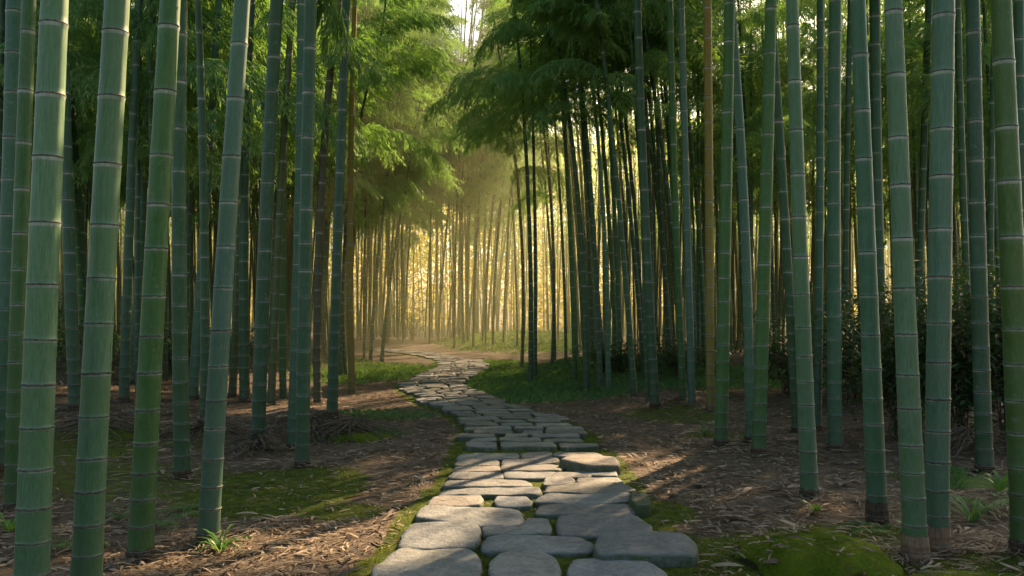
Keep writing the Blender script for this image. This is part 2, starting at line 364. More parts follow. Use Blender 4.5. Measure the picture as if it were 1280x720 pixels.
# ------------------------------------------------------------------ paving stones
OUTLINES = []
def add_stone(poly, th, name_label, group=None, tint=(1, 1, 1), mossy=False, px=True, tilt=0.0):
    if px:
        pts = []
        for a, b in poly:
            t = CH - th * 0.6
            Y = t * F / (b - HY); pts.append(Vector(((a - HX) / F * Y, Y, 0)))
    else: pts = [Vector((a, b, 0)) for a, b in poly]
    # resample, round the corners
    for cut in (0.11, 0.25):
        q = []
        for i, p in enumerate(pts):
            n = pts[(i + 1) % len(pts)]
            q += [p.lerp(n, cut), p.lerp(n, 1 - cut)]
        pts = q
    out = []
    for i, p in enumerate(pts):
        n = pts[(i + 1) % len(pts)]; k = max(1, int((n - p).length / 0.035))
        if not px: k = max(1, int((n - p).length / 0.10))
        for j in range(k): out.append(p.lerp(n, j / k))
    pts = out
    c = sum(pts, Vector()) / len(pts)
    if px: pts = [p + (p - c).normalized() * 0.027 for p in pts]
    if sum((pts[i].x - c.x) * (pts[(i + 1) % len(pts)].y - c.y) - (pts[i].y - c.y) * (pts[(i + 1) % len(pts)].x - c.x) for i in range(len(pts))) < 0: pts.reverse()
    OUTLINES.append((c.x, c.y, [(p.x, p.y) for p in pts]))
    seed = R.random() * 100
    sx = R.uniform(-1, 1) * 0.02 + tilt; sy = R.uniform(-1, 1) * 0.02
    z0 = height(c.x, c.y)
    rings = [(1.02, -0.10, 0), (1.015, th * 0.35, 1), (0.995, th * 0.72, 1), (0.965, th * 0.92, 1), (0.90, th, 1), (0.74, th * 1.03, 1), (0.5, th * 1.05, 1), (0.25, th * 1.05, 1)]
    r_eq = sum((p - c).length for p in pts) / len(pts)
    vs = []; n = len(pts)
    for ri, (k, z, _) in enumerate(rings):
        for p in pts:
            d = p - c
            inset = (1 - k) * min(r_eq, 0.30)
            if ri < 5:
                q = p - d.normalized() * inset if d.length > 1e-6 else p.copy()
                w = 1 + 0.0
            else: q = c + d * (k + 0.0)
            nz = mn.noise(Vector((q.x * 9, q.y * 9, seed))) * 0.007 + mn.noise(Vector((q.x * 3, q.y * 3, seed))) * 0.010
            wob = mn.noise(Vector((q.x * 13, q.y * 13, seed + z * 40))) * 0.014 + mn.noise(Vector((q.x * 34, q.y * 34, seed + z * 60))) * 0.006
            q = q + (d.normalized() if d.length > 1e-6 else d) * wob
            zz = z + (nz if ri > 1 else 0) + (sx * d.x + sy * d.y) * (1 if ri > 0 else 0)
            vs.append((q.x - c.x, q.y - c.y, zz))
    fs = []
    for r_ in range(len(rings) - 1):
        for i in range(n): fs.append((r_ * n + i, r_ * n + (i + 1) % n, (r_ + 1) * n + (i + 1) % n, (r_ + 1) * n + i))
    vs.append((0, 0, th * 1.05)); ci = len(vs) - 1; b = (len(rings) - 1) * n
    for i in range(n): fs.append((b + i, b + (i + 1) % n, ci))
    m = MB(); m.add(vs, fs)
    o = m.build('paving_stone', M_STONE); o.location = (c.x, c.y, z0)
    o.color = (*tint, 1)
    tag(o, name_label, 'paving stone', group)
    return o

STONES = [
 ('broad rounded grey stone at the left end of the frontmost row of the path', [(500,692),(583,691),(596,702),(594,738),(466,738),(472,716)]),
 ('small squarish grey stone in the middle of the frontmost row of the path', [(626,700),(640,697),(678,697),(692,705),(700,745),(620,745),(617,712)]),
 ('rounded grey stone at the right end of the frontmost row of the path', [(718,706),(800,707),(826,722),(838,745),(712,745)]),
 ('large squared stone with a sunlit upper half at the left edge of the path', [(514,659),(593,660),(597,666),(592,689),(499,692)]),
 ('long low grey stone between the large squared left stone and the thick mossy right slab', [(612,677),(625,675),(715,675),(740,685),(734,695),(605,695)]),
 ('thick grey slab with dark mossy front face at the right edge of the path', [(752,675),(850,674),(863,684),(868,701),(746,702)]),
 ('small L shaped grey stone set in moss in the middle of the path', [(608,665),(650,663),(660,654),(683,654),(685,672),(609,673)]),
 ('big flat grey slab just behind the thick mossy right slab', [(700,648),(788,648),(810,664),(811,673),(700,674)]),
 ('long pale stone crossed by sunlight behind the large squared left stone', [(532,638),(648,640),(648,659),(590,661),(522,652)]),
 ('short rounded pinkish stone at the left edge, sunlit, in front of two long stones', [(547,624),(600,624),(598,637),(536,637)]),
 ('small half buried sunlit stone beside a moss tuft in the path middle', [(622,626),(657,626),(663,637),(624,638)]),
 ('long grey stone with mossy front edge, next to the moss covered end stone', [(680,635),(786,635),(794,648),(670,647)]),
 ('very long low stone half sunlit reaching from the left edge to midpath', [(560,615),(610,613),(670,614),(675,623),(550,623)]),
 ('long flat grey stone on the right directly left of the moss covered end stone', [(676,626),(690,621),(784,621),(789,633),(670,633)]),
 ('dark moss covered stone end jutting out at the right edge of the path', [(788,622),(806,623),(812,640),(794,641)]),
 ('long narrow stone with a sunlit right half at the left edge', [(562,606),(610,603),(655,604),(664,611),(556,613)]),
 ('wide grey stone in shade just below the sunlit right stones', [(686,613),(700,607),(775,609),(796,620),(682,620)]),
 ('small bright sunlit stone touching a mossy gap in midpath', [(684,603),(712,602),(716,606),(690,611),(682,610)]),
 ('narrow shaded grey stone at the left edge, ninth row', [(568,595),(624,594),(627,602),(562,602)]),
 ('pale stone with a bright sunlit right end in midpath', [(632,594),(690,592),(698,600),(633,602)]),
 ('slim sunlit stone just left of the small shaded right stone', [(697,595),(736,596),(734,601),(690,601)]),
 ('small shaded grey stone at the right edge below the sunlit rounded stones', [(726,601),(770,602),(776,608),(722,608)]),
 ('narrow brownish grey stone at the left edge, tenth row', [(573,586.5),(622,586),(623,593),(568,593)]),
 ('long pale stone streaked with sunlight in midpath, tenth row', [(628,586),(690,584),(700,586),(700,592),(629,592.5)]),
 ('low rounded stone with mossy front at the right edge, sunlit on top', [(722,590),(762,590),(771,599),(720,597)]),
 ('flat shaded stone at the left edge, eleventh row', [(574,578),(620,577.5),(621,585),(570,585.5)]),
 ('long stone sunlit at its right end in midpath, eleventh row', [(630,578),(690,575),(695,577),(694,583),(630,585)]),
 ('raised rounded pink lit stone with a dark mossy front at the right edge', [(702,582),(715,577),(765,577),(774,588),(735,590)]),
 ('long thin grey stone at the left edge, twelfth row', [(578,571),(645,570),(647,576),(573,577)]),
 ('short narrow grey stone in midpath, twelfth row', [(653,569.5),(686,569),(688,574.5),(654,575)]),
 ('thin sunlit stone at the right edge of the path, twelfth row', [(696,569),(745,569),(754,575.5),(692,575)]),
]
for i, (lab, poly) in enumerate(STONES):
    th = 0.036
    q_ = R.uniform(-.07, .07); tint = (1 + q_, 1 + q_ * .2, 1 - q_)
    if lab.startswith(('thick', 'raised', 'dark moss')): th = 0.085
    if lab.startswith('dark moss'): tint = (0.35, 0.42, 0.25)
    if 'pink' in lab or 'brownish' in lab: tint = (1.1, 0.98, 0.9)
    add_stone(poly, th * R.uniform(.85, 1.1), lab, 'paving stones of the winding path', tint)
# the far stretch, row after row
row = 0
Y = flat(0, 566.5)[1]
while Y < 29.5:
    d = 0.205 + 0.0085 * Y + R.uniform(-0.03, 0.04)
    e0, e1 = path_edges(Y + d / 2)
    e0 += R.uniform(-0.10, 0.07); e1 += R.uniform(-0.07, 0.10)
    w = e1 - e0
    n = 2 if (w < 1.15 and R.random() < .4) else 3
    if w > 1.5: n = 4
    if w > 2.4: n = 5
    cuts = [0] + [(k + R.uniform(-0.24, 0.24)) / n for k in range(1, n)] + [1]
    f0, f1 = path_edges(Y); g0, g1 = path_edges(Y + d)
    for k in range(n):
        a = e0 + w * cuts[k] + 0.014; b = e0 + w * cuts[k + 1] - 0.014
        if R.random() < 0.12 and n > 2 and k == 1: a += 0.07
        sl0 = (g0 - f0) * 0.35; sk = R.uniform(-0.04, 0.04)
        y0 = Y + R.uniform(0.0, 0.035); y1 = Y + d - 0.012 - R.uniform(0, 0.025)
        poly = [(a - sl0, y0 + sk), ((a + b) / 2, y0 + R.uniform(-.02, .02)), (b - sl0, y0 - sk + R.uniform(-.02, .03)), (b + sl0, y1 - sk), ((a + b) / 2, y1 + R.uniform(-.02, .02)), (a + sl0, y1 + sk + R.uniform(-.03, .02))]
        if Y < 16.5:
            lab, grp = 'flat grey stone in the shaded stretch of path before the bend', 'paving stones of the shaded middle stretch'
        else:
            lab, grp = 'thin pale stone in the far curved stretch of the path', 'paving stones of the far curve'
        add_stone(poly, R.uniform(0.04, 0.055) if Y < 14 else R.uniform(.028, .04), lab, grp, (R.uniform(.95, 1.1), 1.0, R.uniform(.86, 1.04)), px=False)
    row += 1; Y += d
def on_stone(x, y):
    e0, e1 = path_edges(y)
    return e0 - 0.05 < x < e1 + 0.05 and y < 30

# ------------------------------------------------------------------ where sunlight reaches the floor (gaps kept free of foliage)
GAPS = []
def gap(px, py, r, z=None):
    p = hit(px, py); GAPS.append((p, r * (.5 if p.y < 10 else 1.0)))
for a in ((735, 582, .22), (690, 590, .25), (650, 600, .25), (600, 618, .22), (565, 640, .22), (535, 668, .18), (505, 655, .16), (450, 672, .18),
          (540, 490, .6), (520, 502, .4), (470, 500, .5), (430, 505, .4), (390, 505, .4), (350, 480, .6), (600, 485, .2), (640, 466, .25), (835, 570, .36), (795, 590, .3),
          (560, 432, 1.0), (600, 424, 1.5), (630, 415, 2.5), (560, 470, .5), (580, 455, .6)):
    gap(*a)
for x, y, z in ((-2.05, 3.9, 2.7), (-1.9, 4.5, 2.6)): GAPS.append((Vector((x, y, z)), 0.12))
def branch_blocks(c0, az, s):
    d = Vector((math.cos(az), math.sin(az), 0))
    return in_gap(c0 + d * .35 * s, .38 * s) or in_gap(c0 + d * 1.0 * s, .45 * s) or in_gap(c0 + d * 1.6 * s - Vector((0, 0, .3 * s)), .35 * s)
def in_gap(c, rad):
    for p, r in GAPS:
        d = c - p; t = d.dot(S)
        if t > 0.5 and (d - S * t).length < r + rad: return True
    return False

# ------------------------------------------------------------------ leafy branches (a few drooping sprays, repeated)
def leaf(m, p, d, up, ln, w):
    d = d.normalized(); s = d.cross(up)
    if s.length < 1e-4: s = Vector((1, 0, 0))
    s.normalize()
    tip = p + d * ln + Vector((0, 0, -0.10 * ln)); mid = p + d * ln * 0.42
    b = len(m.v)
    m.v += [tuple(p), tuple(mid + s * w), tuple(tip), tuple(mid - s * w)]
    m.f += [(b, b + 1, b + 2), (b, b + 2, b + 3)]
def leafy_mesh(seed, length, density=1.0, ll=0.15, lw=0.014, droop=0.55):
    r = random.Random(seed); m = MB()
    pts = []; p = Vector((0, 0, 0)); ang = r.uniform(0.5, 0.8)
    n = 12
    for i in range(n + 1):
        pts.append(p.copy())
        a = ang - (ang + droop) * (i / n) ** 1.0
        yaw = 0.25 * math.sin(i * 0.5 + seed)
        p = p + Vector((math.cos(a) * math.cos(yaw), math.sin(yaw) * math.cos(a), math.sin(a))) * length / n
    m.tube(pts, [0.006 * (1 - i / (n + 1)) + 0.0015 for i in range(n + 1)], 3, False)
    for i in range(1, n + 1):
        for side in (-1, 1):
            for rep in range(4):
                if r.random() > density: continue
                o = pts[i].lerp(pts[i - 1], r.random())
                axis = (pts[i] - pts[i - 1]).normalized()
                out = (axis * r.uniform(0.5, 1.1) + Vector((0, side, 0)) * r.uniform(0.3, 1.0) + Vector((0, 0, r.uniform(-.15, .45)))).normalized()
                tl = length * r.uniform(0.16, 0.30); k = r.randint(4, 7)
                q = o.copy(); dd = out.copy(); tp = [q.copy()]
                for j in range(k):
                    dd = (dd + Vector((0, 0, -0.22))).normalized(); q = q + dd * tl / k; tp.append(q.copy())
                    for sd in (-1, 1):
                        lat = dd.cross(Vector((0, 0, 1)))
                        lat = lat.normalized() if lat.length > 1e-3 else Vector((1, 0, 0))
                        ld = dd * r.uniform(.6, 1.2) + lat * sd * r.uniform(.3, .9) + Vector((0, 0, r.uniform(-.75, -.1)))
                        leaf(m, q, ld, Vector((r.uniform(-.5, .5), r.uniform(-.5, .5), 1)), ll * r.uniform(.7, 1.25), lw * r.uniform(.8, 1.2))
                leaf(m, q, dd + Vector((0, 0, -.3)), Vector((0, 0, 1)), ll * 1.1, lw)
    return m.mesh('leafy_branch', M_LEAF, False)
BR_FAR = [leafy_mesh(100 + k, 1.8, 1.0, 0.105 + .004 * (k % 3), 0.0095, 0.45 + .09 * (k % 5)) for k in range(11)]
BR_NEAR = [leafy_mesh(200 + k, 1.2, 0.95, 0.13, 0.011, 0.8) for k in range(5)]

# ------------------------------------------------------------------ bamboo culms
def node_heights(H, s0, smax, g=1.085, start=0.06):
    z = start; a = [0.0]; s = s0
    while z < H: a.append(z); z += s * R.uniform(.88, 1.12); s = min(smax, s * g)
    a.append(H); return a
def culm_mesh(cx, cy, rad, zs, n, detail):
    """tube through the node heights; UV v counts the internodes"""
    vs = []; uvs = []
    ring_v = []
    H = zs[-1]
    for i in range(len(zs) - 1):
        a, b = zs[i], zs[i + 1]; d = b - a
        if detail: st = [(0.0, 1.035), (0.02, 1.0), (0.10, 0.985), (0.5, 0.978), (0.90, 0.99), (0.965, 1.01), (0.985, 1.045)]
        else: st = [(0.0, 1.0), (0.5, 0.97)]
        for t, k in st: ring_v.append((a + d * t, rad(a + d * t) * k, i + t))
    ring_v.append((H, rad(H), len(zs) - 1.0))
    for z, r, v in ring_v:
        for k in range(n + 1):
            t = 2 * PI * k / n
            vs.append((cx(z) + math.cos(t) * r, cy(z) + math.sin(t) * r, z)); uvs.append((k / n, v))
    fs = []
    for i in range(len(ring_v) - 1):
        for k in range(n):
            a = i * (n + 1) + k; fs.append((a, a + 1, a + n + 2, a + n + 1))
    me = bpy.data.meshes.new('culm'); me.from_pydata(vs, [], fs); me.materials.append(M_CULM)
    me.polygons.foreach_set('use_smooth', [True] * len(fs))
    ul = me.uv_layers.new(name='UVMap'); li = [0] * len(me.loops); me.loops.foreach_get('vertex_index', li)
    ul.data.foreach_set('uv', [c for i in li for c in uvs[i]])
    return me
NB = 0; SPH = []; CULMS = []
def crown(root, cx, cy, z0, z1, n, meshes, lean, scl=(0.8, 1.3), face=None):
    global NB
    lx, ly = root.location.x, root.location.y
    CULMS.append((root, cx, cy, z1, meshes))
    for i in range(n):
        t = (i + R.random()) / n
        z = z0 + (z1 - z0) * t
        if z > z1: z = z1
        if face is None or R.random() < 0.25: az = R.uniform(-PI, PI)
        else: az = face + R.gauss(0, 0.8)
        s = R.uniform(*scl) * (1 - 0.35 * t)
        if ly > 16:
            wy = ly + cy(z); wx = lx + cx(z) + math.cos(az) * s
            if abs(wx + 0.045 * wy) < 0.75 and root.location.z + z > 1.2 + 0.27 * wy: continue      # open sky over the path
        c = Vector((lx + cx(z) + math.cos(az) * 0.8 * s, ly + cy(z) + math.sin(az) * 0.8 * s, root.location.z + z + 0.1))
        if branch_blocks(Vector((lx + cx(z), ly + cy(z), root.location.z + z)), az, s): continue
        o = put('leafy_branch', R.choice(meshes), root)
        o.location = (cx(z), cy(z), z); o.rotation_euler = (R.uniform(-.5, .5), R.uniform(-.5, .25), az); o.scale = (s, s, s)
        NB += 1; SPH.append((c, 0.5 * s))

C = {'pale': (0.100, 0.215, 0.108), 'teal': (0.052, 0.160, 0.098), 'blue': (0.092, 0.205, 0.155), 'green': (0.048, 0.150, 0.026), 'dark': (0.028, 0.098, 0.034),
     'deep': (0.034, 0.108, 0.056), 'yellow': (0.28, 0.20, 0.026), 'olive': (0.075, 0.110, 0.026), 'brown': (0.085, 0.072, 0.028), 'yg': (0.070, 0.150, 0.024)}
def bamboo(base, mid, top, w0, w1, colr, label, group='bamboo culms', rings=True, H=None, cz=None, nbr=7, sheath=None, face=None, near=None, s0=None, scl=(0.8, 1.2), Yd=None):
    bx, by = base
    if by > 722:
        Yp = CH * F / (by - HY); p = Vector(((bx - HX) / F * Yp, Yp, 0)); p.z = height(p.x, p.y)
    else: p = hit(bx, by)
    Y = p.y
    if Yd: Y = Yd
    def pt(q): return (q[0] - HX) / F * Y - p.x, CH + (HY - q[1]) / F * Y - p.z
    m_ = pt(mid if isinstance(mid, tuple) else (mid, 360)); t_ = pt(top if isinstance(top, tuple) else (top, 0))
    x1, z1 = m_; x2, z2 = t_
    r0 = w0 / 2 / F * Y; r1 = w1 / 2 / F * Y
    if z1 < 0.25: x1, z1 = x2 * .5 , z2 * .5
    # quadratic through (0,0), (z1,x1), (z2,x2)
    a = (x2 / z2 - x1 / z1) / (z2 - z1); b = x1 / z1 - a * z1
    sl = 2 * a * z2 + b
    sl = max(-.14, min(.14, sl))
    H = H or max(8.0, z2 + 2.5) + R.uniform(-.5, 1.2)
    arch = 0.012 * (1 if p.x < 0 else -1)
    cx = lambda z: (a * z * z + b * z) if z <= z2 else (x2 + sl * (z - z2) + arch * (z - z2) ** 2)
    ky = R.uniform(-.004, .004)
    cy = lambda z: ky * z * z
    def rad(z):
        if z < z2: r = r0 + (r1 - r0) * z / z2
        else: r = r1 * max(0.12, 1 - (z - z2) / max(.5, (H - z2)) * 0.85)
        return r * (1 + 0.10 * max(0, 1 - z / 0.2))
    root = empty('bamboo', p); tag(root, label, 'bamboo', group)
    s0_ = s0 or (0.095 + 0.5 * r0); zs = node_heights(H, s0_, R.uniform(.32, .40))
    big = w0 >= 9
    n = 28 if w0 > 24 else (18 if big else 9)
    cm = put('culm', culm_mesh(cx, cy, rad, zs, n, big), root)
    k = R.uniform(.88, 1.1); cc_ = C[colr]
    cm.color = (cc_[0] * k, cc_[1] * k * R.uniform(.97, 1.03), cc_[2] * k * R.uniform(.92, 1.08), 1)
    if rings and big:
        for z in zs[1:-1]:
            if z > z2 + 0.3: break
            m = MB(); r = rad(z); nn = n
            h = (0.003 + r * 0.04) * R.uniform(.65, 1.35)
            prof = [(-h, r * 0.99), (-h * .6, r * 1.05), (0, r * 1.072), (h * .5, r * 1.05), (h * 0.8, r * 0.99)]
            tl = R.uniform(-.02, .02); t2 = R.uniform(-.02, .02)
            sd = R.random() * 50
            vs = [(cx(z) + math.cos(2 * PI * q / nn) * rr, cy(z) + math.sin(2 * PI * q / nn) * rr, z + dz + tl * math.cos(2 * PI * q / nn) * rr + t2 * math.sin(2 * PI * q / nn) * rr + .15 * h * math.sin(q * 1.7 + sd)) for dz, rr in prof for q in range(nn)]
            fs = [(i * nn + q, i * nn + (q + 1) % nn, (i + 1) * nn + (q + 1) % nn, (i + 1) * nn + q) for i in range(len(prof) - 1) for q in range(nn)]
            m.add(vs, fs); m.build('node_ring', M_RING, root)
    if sheath:  # brown lower internodes of the culm, built as a wider sleeve
        hh = {'tan': 0.20, 'dark': 0.12, 'long': 0.2}[sheath] * (0.7 + r0 * 6)
        hh = {'tan': 0.15, 'dark': 0.07, 'long': 0.15}[sheath] * (0.6 + r0 * 6)
        m = MB(); nn = 40; prof = [(-0.08, 1.14), (0.0, 1.10), (hh * .22, 1.06), (hh * .25, 1.10), (hh * .28, 1.06), (hh * .60, 1.035), (hh * .63, 1.075), (hh * .66, 1.03), (hh * .95, 1.012), (hh, 1.0)]
        vs = []
        for i, (dz, rr) in enumerate(prof):
            for q in range(nn):
                t = 2 * PI * q / nn
                jag = (.004 * math.sin(q * .9) + R.uniform(-.002, .002) if i >= len(prof) - 2 else .002 * math.sin(q * .6))
                wob = 1 + 0.025 * mn.noise(Vector((q * .6, i * .8, r0 * 100)))
                z = dz + jag
                vs.append((cx(max(z, 0)) + math.cos(t) * r0 * 1.06 * rr * wob, cy(max(z, 0)) + math.sin(t) * r0 * 1.06 * rr * wob, z))
        fs = [(i * nn + q, i * nn + (q + 1) % nn, (i + 1) * nn + (q + 1) % nn, (i + 1) * nn + q) for i in range(len(prof) - 1) for q in range(nn)]
        m.add(vs, fs); m.build('base_internodes', M_FOOT_TAN if sheath == 'tan' else M_FOOT, root)
    czz = cz if cz is not None else max(z2 + 0.5, 4.6)
    if nbr: crown(root, cx, cy, czz, H, nbr, near or BR_NEAR if Y < 14 else BR_FAR, 0, scl, face)
    return root

G0 = 'bamboo culms'
FRONT = [
 # base, x at 360, x at 0, width low, width high, colour, brown foot, label
 ((-4, 590), 8, 15, 23, 22, 'teal', 'dark', 'slender blue green bamboo cut by the left edge of the photo'),
 ((15, 640), 23, 34, 20, 17, 'green', 'dark', 'dark green bamboo just left of the thickest left culm'),
 ((38, 775), 53, 68, 42, 32, 'pale', None, 'thickest bamboo on the left with a warm sunlit right edge'),
 ((94, 512), 88, 74, 16, 13, 'deep', 'dark', 'dark leaning bamboo seen right behind the thickest left culm'),
 ((111, 478), 104, 80, 14, 13, 'dark', 'dark', 'dark green bamboo crossing from behind the thickest left culm to behind the second'),
 ((107, 748), 126, 146, 37, 30, 'pale', None, 'second thick pale green bamboo from the left with sunlit right edge'),
 ((155, 502), 159, 172, 13, 8, 'deep', 'dark', 'thin shaded bamboo right of the second thick left culm'),
 ((168, 480), 173, 188, 12, 8, 'teal', 'dark', 'thin blue green bamboo just left of the grass green thick culm'),
 ((175, 700), 192, 210, 31, 25, 'green', 'dark', 'grass green thick bamboo, third thick culm from the left'),
 ((228, 597), 224, 226, 20, 16, 'dark', 'dark', 'dark green straight bamboo just right of the grass green thick culm'),
 ((241, 500), 250, 270, 13, 9, 'teal', 'dark', 'slender bamboo with dark foot between the dark straight culm and the pale teal one'),
 ((256, 532), 256, 247, 13, 8, 'dark', 'dark', 'dark slender bamboo immediately left of the pale teal leaning culm'),
 ((260, 678), 279, 302, 27, 20, 'blue', 'dark', 'pale teal bamboo leaning right with a grass tuft at its foot'),
 ((290, 497), 298, 310, 10, 9, 'olive', 'dark', 'thin olive bamboo right behind the pale teal leaning culm'),
 ((306, 502), 305, 318, 13, 10, 'dark', 'dark', 'dark bamboo standing in sunlit ground left of the root tangle'),
 ((322, 562), 329, 347, 18, 16, 'deep', 'dark', 'blue green bamboo rising from a tangle of roots'),
 ((339, 506), 345, 368, 10, 8, 'olive', None, 'thin brownish bamboo just right of the culm with root tangle'),
 ((364, 562), 371, 377, 12, 10, 'teal', 'dark', 'thin blue green bamboo hugging the left side of a thicker dark culm'),
 ((378, 584), 381, 389, 18, 15, 'deep', 'dark', 'straight dark blue green bamboo at the top edge of the moss patch'),
 ((397, 504), 397, 422, 10, 9, 'brown', None, 'thin brown footed bamboo right of the straight dark blue green culm'),
 ((415, 520), 420, 434, 14, 10, 'deep', 'dark', 'shaded bamboo just left of the yellow culm beside the sunlit ground'),
 ((440, 492), 438, 446, 9, 6, 'yellow', None, 'bright yellow slim bamboo beside the sunlit ground left of the path'),
 ((901, 557), 905, 910, 17, 13, 'green', 'dark', 'dark green bamboo right of the yellow brown culm with white node rings'),
 ((937, 552), 934, 913, 12, 11, 'blue', 'dark', 'pale blue green bamboo leaning left, crossing behind the green culm'),
 ((948, 568), 954, 961, 18, 14, 'green', 'dark', 'green bamboo with olive foot standing right of the pale leaning culm'),
 ((996, 540), 986, 962, 12, 10, 'dark', 'dark', 'dark bamboo leaning left hidden behind a pale jointed culm'),
 ((1012, 622), 1002, 990, 22, 15, 'pale', 'dark', 'pale grey green bamboo in the middle of the right group, dark short foot'),
 ((1021, 538), 1024, 1027, 11, 9, 'teal', 'dark', 'thin bluish bamboo between the pale grey green culm and a straight teal one'),
 ((1044, 563), 1042, 1041, 18, 15, 'teal', 'dark', 'straight upright teal bamboo left of the thick dark teal culm'),
 ((1097, 655), 1085, 1069, 25, 18, 'teal', 'long', 'thick teal bamboo with a long dark brown foot'),
 ((1145, 702), 1130, 1116, 30, 21, 'pale', 'tan', 'thick pale green bamboo with tan jointed foot, left one of the touching pair'),
 ((1170, 690), 1174, 1178, 30, 26, 'blue', 'tan', 'thick blue grey bamboo, right one of the touching pair'),
 ((1231, 590), 1224, 1216, 21, 17, 'deep', 'dark', 'dark blue green bamboo standing before the dark bushes on the right'),
 ((1282, 690), 1267, 1252, 33, 24, 'yg', 'dark', 'thick yellowish green bamboo at the right edge of the photo'),
 ((1292, 560), 1281, 1274, 16, 12, 'deep', None, 'dark bamboo cut by the right edge of the photo'),
]
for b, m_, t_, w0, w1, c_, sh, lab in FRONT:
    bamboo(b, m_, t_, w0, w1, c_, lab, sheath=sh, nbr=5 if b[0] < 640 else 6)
MID = [
 ((819, 509), 811, 797, 12, 10, 'dark', 'dark', 'tall dark bamboo leaning left behind the bare brown floor'),
 ((810, 503), 806, 800, 6, 6, 'dark', None, 'very thin dark bamboo close behind the tall dark leaning culm'),
 ((854, 500), 848, 836, 9, 8, 'green', None, 'slim green bamboo left of a bluish culm on the right side'),
 ((865, 506), 861, 852, 10, 8, 'blue', None, 'slim bluish bamboo immediately left of the yellow brown culm'),
 ((888, 513), 887, 882, 11, 10, 'yellow', None, 'yellow brown bamboo on the right side of the path'),
 ((793, 497), 783, 747, 8, 5, 'dark', 'dark', 'slim dark bamboo with strongly left leaning top by the brown floor edge'),
 ((733, 486), (728, 320), (700, 73), 9, 4, 'dark', None, 'leaning dark bamboo at the front of the right clump by reddish soil'),
 ((750, 486), (745, 340), (722, 60), 7, 4, 'deep', None, 'dark bamboo just right of the clump front by reddish soil'),
 ((760, 487), (757, 330), (735, 60), 7, 4, 'teal', None, 'bluish bamboo at the right end of the clump by reddish soil'),
 ((663, 478), (660, 240), (647, 50), 7, 3.5, 'dark', None, 'lone dark pole like bamboo at the grass edge, left of a twin pair'),
 ((669, 471), (668, 240), (662, 20), 5, 3, 'dark', None, 'thin dark bamboo touching the lone pole at the grass edge'),
 ((652, 461), (648, 240), (625, 73), 5, 3, 'olive', None, 'thin bamboo leaning left over the path by the light strip on grass'),
 ((690, 457), (687, 233), (672, 107), 5, 3, 'deep', None, 'thin bamboo with leaning top right of the lone pole'),
 ((463, 452), (470, 350), (490, 170), 5, 3, 'teal', None, 'light thin bamboo leaning right at the left bend of the path'),
 ((477, 452), (483, 390), (505, 250), 5, 2.5, 'teal', None, 'short light bamboo with right leaning tip at the left bend'),
 ((432, 470), (440, 220), (479, 42), 5, 3, 'dark', None, 'thin dark bamboo whose tip leans far right over the path'),
 ((1056, 492), 1057, 1066, 8, 7, 'dark', None, 'thin dark bamboo before the bushes left of the thick teal culm'),
 ((1104, 492), 1100, 1096, 13, 13, 'deep', None, 'shaded bamboo showing between the thick teal and pale green culms'),
 ((1145, 475), 1149, 1165, 9, 8, 'dark', None, 'dark bamboo showing left of the blue grey culm at top'),
 ((1214, 500), 1208, 1194, 9, 8, 'dark', None, 'dark bamboo leaning left just right of the blue grey culm'),
 ((1240, 500), 1238, 1240, 8, 7, 'dark', None, 'thin dark bamboo between the blue green and yellowish right culms'),
 ((92, 450), 88, 104, 8, 7, 'dark', None, 'thin dark bamboo in the left shade behind the thickest culm'),
]
for b, m_, t_, w0, w1, c_, sh, lab in MID:
    fc = None
    if 600 < b[0] < 800: fc = PI
    if 400 < b[0] < 500: fc = 0
    Yb = hit(*b).y
    bamboo(b, m_, t_, w0, w1, c_, lab, sheath=sh, nbr=(11 if 600 < b[0] < 800 else 18 if 420 < b[0] < 600 else 12), face=fc,
           cz=(4.3 if 600 < b[0] < 800 else (4.4 if 420 < b[0] < 500 else None)), H=(R.uniform(7.5, 9.5) if 600 < b[0] < 800 else None))

